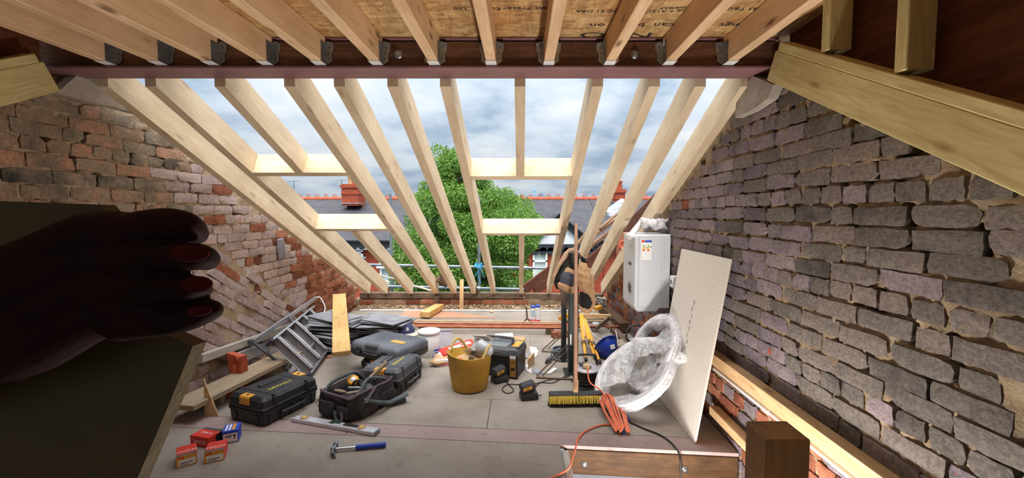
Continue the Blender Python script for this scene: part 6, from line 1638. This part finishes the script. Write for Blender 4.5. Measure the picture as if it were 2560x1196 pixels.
# ---- old timbers and debris at the far right
timber('old_beam', PZ(1506, 772, .09), PZ(1560, 820, .07), .11, .11, M_OLDDARK, 'dark old squared beam lying by the right wall under the boiler', 'beam')
timber('old_joist', PZ(1510, 800, .03), PZ(1580, 872, .03), .07, .06, M_OLDWOOD, 'old joist lying on the floor below the squared beam', 'timber')
for k, (a, b_, w_, h_, mt, lab) in enumerate((((1448, 790, .16), (1528, 792, .17), .03, .05, M_BATTEN, 'top rail of the wooden crate of laths behind the tripod'), ((1526, 792, .16), (1490, 822, .12), .03, .05, M_OLDWOOD, 'right rail of the wooden crate of laths'), ((1440, 806, .10), (1508, 806, .11), .025, .03, M_OLDWOOD, 'loose grey lath lying across the crate'), ((1436, 815, .06), (1500, 818, .06), .03, .04, M_OLDDARK, 'lower dark rail under the crate'), ((1400, 818, .05), (1432, 796, .14), .03, .05, M_OLDWOOD, 'short grey board leaning left of the steel post'), ((1450, 799, .13), (1515, 797, .14), .02, .02, M_SCAFBOARD, 'thin pale lath across the crate, upper'), ((1452, 803, .12), (1512, 803, .12), .02, .02, M_SCAFBOARD, 'thin pale lath across the crate, lower'), ((1476, 800, .10), (1492, 820, .05), .025, .03, M_OLDWOOD, 'short lath inside the crate'))):
    timber('wood_lath', PZ(*a), PZ(*b_), w_, h_, mt, lab, 'timber', group='old laths behind the post')
timber('crate_leg', PZ(1450, 792, .0) + Vector((0, .2, 0)), PZ(1450, 792, .14) + Vector((0, .0, 0)), .05, .05, M_OLDWOOD, 'leg of the lath crate hidden behind the steel post', 'timber')
timber('yellow_level', PZ(1397, 797, .12), PZ(1430, 786, .16), .03, .05, M_YELLOW, 'end of a yellow level poking out left of the steel post', 'level')
timber('yellow_tool', PZ(1488, 773, .16), PZ(1502, 768, .17), .05, .05, M_YELLOW, 'small yellow tool lying behind the hood of the jacket', 'tool')
for px, py, sd_, lab in ((1413, 778, 1, 'tangle of grey wire left of the steel post'), (1502, 758, 2, 'tangle of grey wire on the old beam')):
    q = PZ(px, py, .075 if sd_ == 1 else .2); rs_ = random.Random(sd_); pts = [q + Vector((rs_.uniform(-.09, .09), rs_.uniform(-.06, .06), rs_.uniform(-.07, .07))) for k in range(26)]
    tag(obj('wire_tangle', MB().tube(spline(pts, 5), .004, 5), M_GALV), lab, 'wire')
tag(obj('plastic_bottle', MB().lathe([(0, 0), (.03, 0), (.032, .01), (.032, .09), (.014, .12), (.014, .135), (0, .135)], 12), M_CLEAR, None, Matrix.Translation(PZ(1484, 812, .08)) @ rot(1.4, 0, .5)), 'small clear plastic bottle lying on the laths', 'bottle')
cable('white_wire', [PZ(1466, 800, .15), PZ(1478, 830, .03), PZ(1492, 845, .01), PZ(1512, 850, .05)], .0035, M_WHITEP, 'thin white wire trailing from the laths to the helmet', 'wire')
cable('white_wire', [PZ(1508, 796, .12), PZ(1520, 806, .1), PZ(1524, 822, .03), PZ(1523, 832, .01)], .0035, M_WHITEP, 'thin white wire hanging over the right end of the crate', 'wire')
rs_ = random.Random(17)
b = MB()
for k in range(12): b.ball((rs_.uniform(-.16, .16), rs_.uniform(-.08, .08), rs_.uniform(.02, .08)), (rs_.uniform(.03, .06), rs_.uniform(.03, .05), rs_.uniform(.02, .04)), 9, 7)
q = FT(1558, 885); tag(remesh_obj('dust_sheet', b, plain('dusty_canvas', (166, 152, 136), (186, 172, 156), 10, .95, bump=.4), None, .007, 3, Matrix.Translation((q.x, q.y + .05, 0)), lambda a_: .008 * vnoise(a_, 45, 6)), 'crumpled dusty canvas sheet between the helmet and the pipe coil', 'dust sheet')
tag(obj('steel_rod', MB().tube([FT(1550, 875, .01), PY(1539, 826, 4.3)], .007, 8), M_ALU), 'short bright metal rod standing in the crumpled canvas', 'rod')

# ---- near left: a hand holding up a board close to the lens
YB = .345
def HB(px, py, Y): return PY(px, py, Y)
q0, q1, q2, q3 = HB(-160, 498, YB), HB(520, 528, YB), HB(498, 880, YB), HB(352, 1230, YB)
poly = [HB(-160, 498, YB), HB(250, 512, YB), HB(300, 575, YB), HB(310, 790, YB), HB(482, 866, YB), HB(415, 1030, YB), HB(325, 1240, YB), HB(-160, 1300, YB)]
M_HB = plain('dark_fibreboard', (74, 64, 40), (88, 76, 50), 7, .9, bump=.3)
t = thing('fibreboard_piece', 'dark brown fibreboard held up close at the left by the hand', 'board', (0, 0, 0))
th_ = .013
front = [(p.x, p.z) for p in poly]
# the right edge is sawn at an angle so that its thickness shows
back = []
for k, p in enumerate(poly):
    back.append(Vector((p.x + (.002 if k in (2, 3, 4, 5, 6) else 0), p.y + th_, p.z)))
b = MB(); n = len(poly)
b.add([tuple(p) for p in poly], [tuple(range(n))], 0); b.add([tuple(p) for p in back], [tuple(range(n))[::-1]], 0)
obj('sheet', b, M_HB, t)
e = MB(); e.add([tuple(p) for p in poly] + [tuple(p) for p in back], [(i, i + n, (i + 1) % n + n, (i + 1) % n) for i in range(n)], 0)
obj('sawn_edge', e, plain('sawn_fibre_edge', (74, 62, 40), (92, 77, 50), 60, .95, bump=.6), t)
def HN(px, py, Y=.30): return tuple(PY(px, py, Y))
px_m = .30 / FPX
def R_(px): return px * px_m
hand = MB()
def chain(pts, rad, n=14):
    hand.tube(spline(pts, 4), [v for k in range(len(rad) - 1) for v in [rad[k] + (rad[k + 1] - rad[k]) * i / 4 for i in range(4)]] + [rad[-1]], n)
    for p_, r_ in zip(pts, rad): hand.ball(p_, r_, 14, 10)
# forearm and back of the hand, flattened by overlapping parallel chains
for dy, rr_ in ((-90, 92), (-30, 100), (40, 100), (100, 88)):
    chain([HN(-260, 830 + dy * 1.0 + 60, .30), HN(-60, 815 + dy, .30), HN(90, 760 + dy * 1.0, .295), HN(230, 690 + dy * 1.0, .295), HN(330, 670 + dy * .95, .295)], [R_(rr_ * .85), R_(rr_ * .86), R_(rr_ * .84), R_(rr_ * .74), R_(rr_ * .58)])
chain([HN(290, 590, .295), HN(400, 560, .288), HN(462, 566, .288), HN(490, 584, .30)], [R_(50), R_(38), R_(36), R_(28)])      # index
chain([HN(310, 652, .290), HN(420, 645, .282), HN(490, 642, .282), HN(518, 648, .292)], [R_(46), R_(34), R_(33), R_(28)])      # middle
chain([HN(310, 724, .290), HN(410, 722, .282), HN(470, 720, .282), HN(500, 724, .292)], [R_(46), R_(34), R_(32), R_(27)])      # ring
chain([HN(310, 806, .295), HN(420, 806, .287), HN(485, 792, .287), HN(530, 776, .294)], [R_(48), R_(33), R_(30), R_(25)])      # little
chain([HN(200, 640, .31), HN(300, 590, .345), HN(380, 590, .385), HN(440, 610, .392)], [R_(60), R_(44), R_(40), R_(36)])      # thumb behind the board
chain([HN(300, 766, .296), HN(400, 766, .292), HN(455, 762, .292)], [R_(44), R_(30), R_(26)])
chain([HN(300, 688, .296), HN(400, 686, .292), HN(450, 684, .292)], [R_(40), R_(28), R_(22)])
chain([HN(300, 612, .296), HN(400, 606, .292), HN(440, 606, .292)], [R_(40), R_(26), R_(20)])
def skin():
    m, nt, ns, ls, b = newmat('dark_skin'); b.inputs['Roughness'].default_value = .75; b.inputs['Specular IOR Level'].default_value = .12
    v = coords(ns, ls, (1, 1, 1), False)
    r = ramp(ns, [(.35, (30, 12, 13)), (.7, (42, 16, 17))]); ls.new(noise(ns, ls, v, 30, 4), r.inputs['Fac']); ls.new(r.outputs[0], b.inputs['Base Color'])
    bumpn(ns, ls, b, noise(ns, ls, v, 220, 4), .2, .001); return m
M_SKIN = skin()
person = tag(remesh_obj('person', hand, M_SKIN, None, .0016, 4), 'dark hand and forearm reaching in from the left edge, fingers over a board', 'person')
M_REDLIT = plain('red_lit_finger', (80, 27, 24), (62, 20, 18), 60, .9, spec=.1, bump=.3)  # reddish light on the fingers, painted on as flat coloured patches
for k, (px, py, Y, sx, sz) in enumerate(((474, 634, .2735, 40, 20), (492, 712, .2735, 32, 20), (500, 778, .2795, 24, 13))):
    obj('lit_finger_patch', MB().ball((0, 0, 0), (R_(sx), .0016, R_(sz)), 14, 8), M_REDLIT, person, Matrix.Translation(HN(px, py, Y)) @ rot(0, 0, .35))

# ---- added lamp, unseen below the floor, lifting the ceiling and right wall
t = thing('fill_lamp', 'small site work lamp standing down in the stair opening', 'lamp', (.58, 1.45, -2.6))
obj('stand', MB().tube([(0, 0, .0), (0, 0, 2.2)], .012, 8).box((0, 0, .01), (.3, .3, .02), .004), M_BLACK, t)
m_, nt_, ns_, ls_, b_ = newmat('lamp_glass'); b_.inputs['Emission Color'].default_value = (1, .9, .78, 1); b_.inputs['Emission Strength'].default_value = 3.0
obj('bulb', MB().ball((0, 0, 2.24), .05, 16, 10), m_, t)
ld = bpy.data.lights.new('fill_lamp_light', 'POINT'); ld.energy = 72; ld.color = (1.0, .95, .89); ld.shadow_soft_size = .12
lo = bpy.data.objects.new('fill_lamp_light', ld); COL.objects.link(lo); lo.parent = t; lo.location = (0, 0, 2.38)
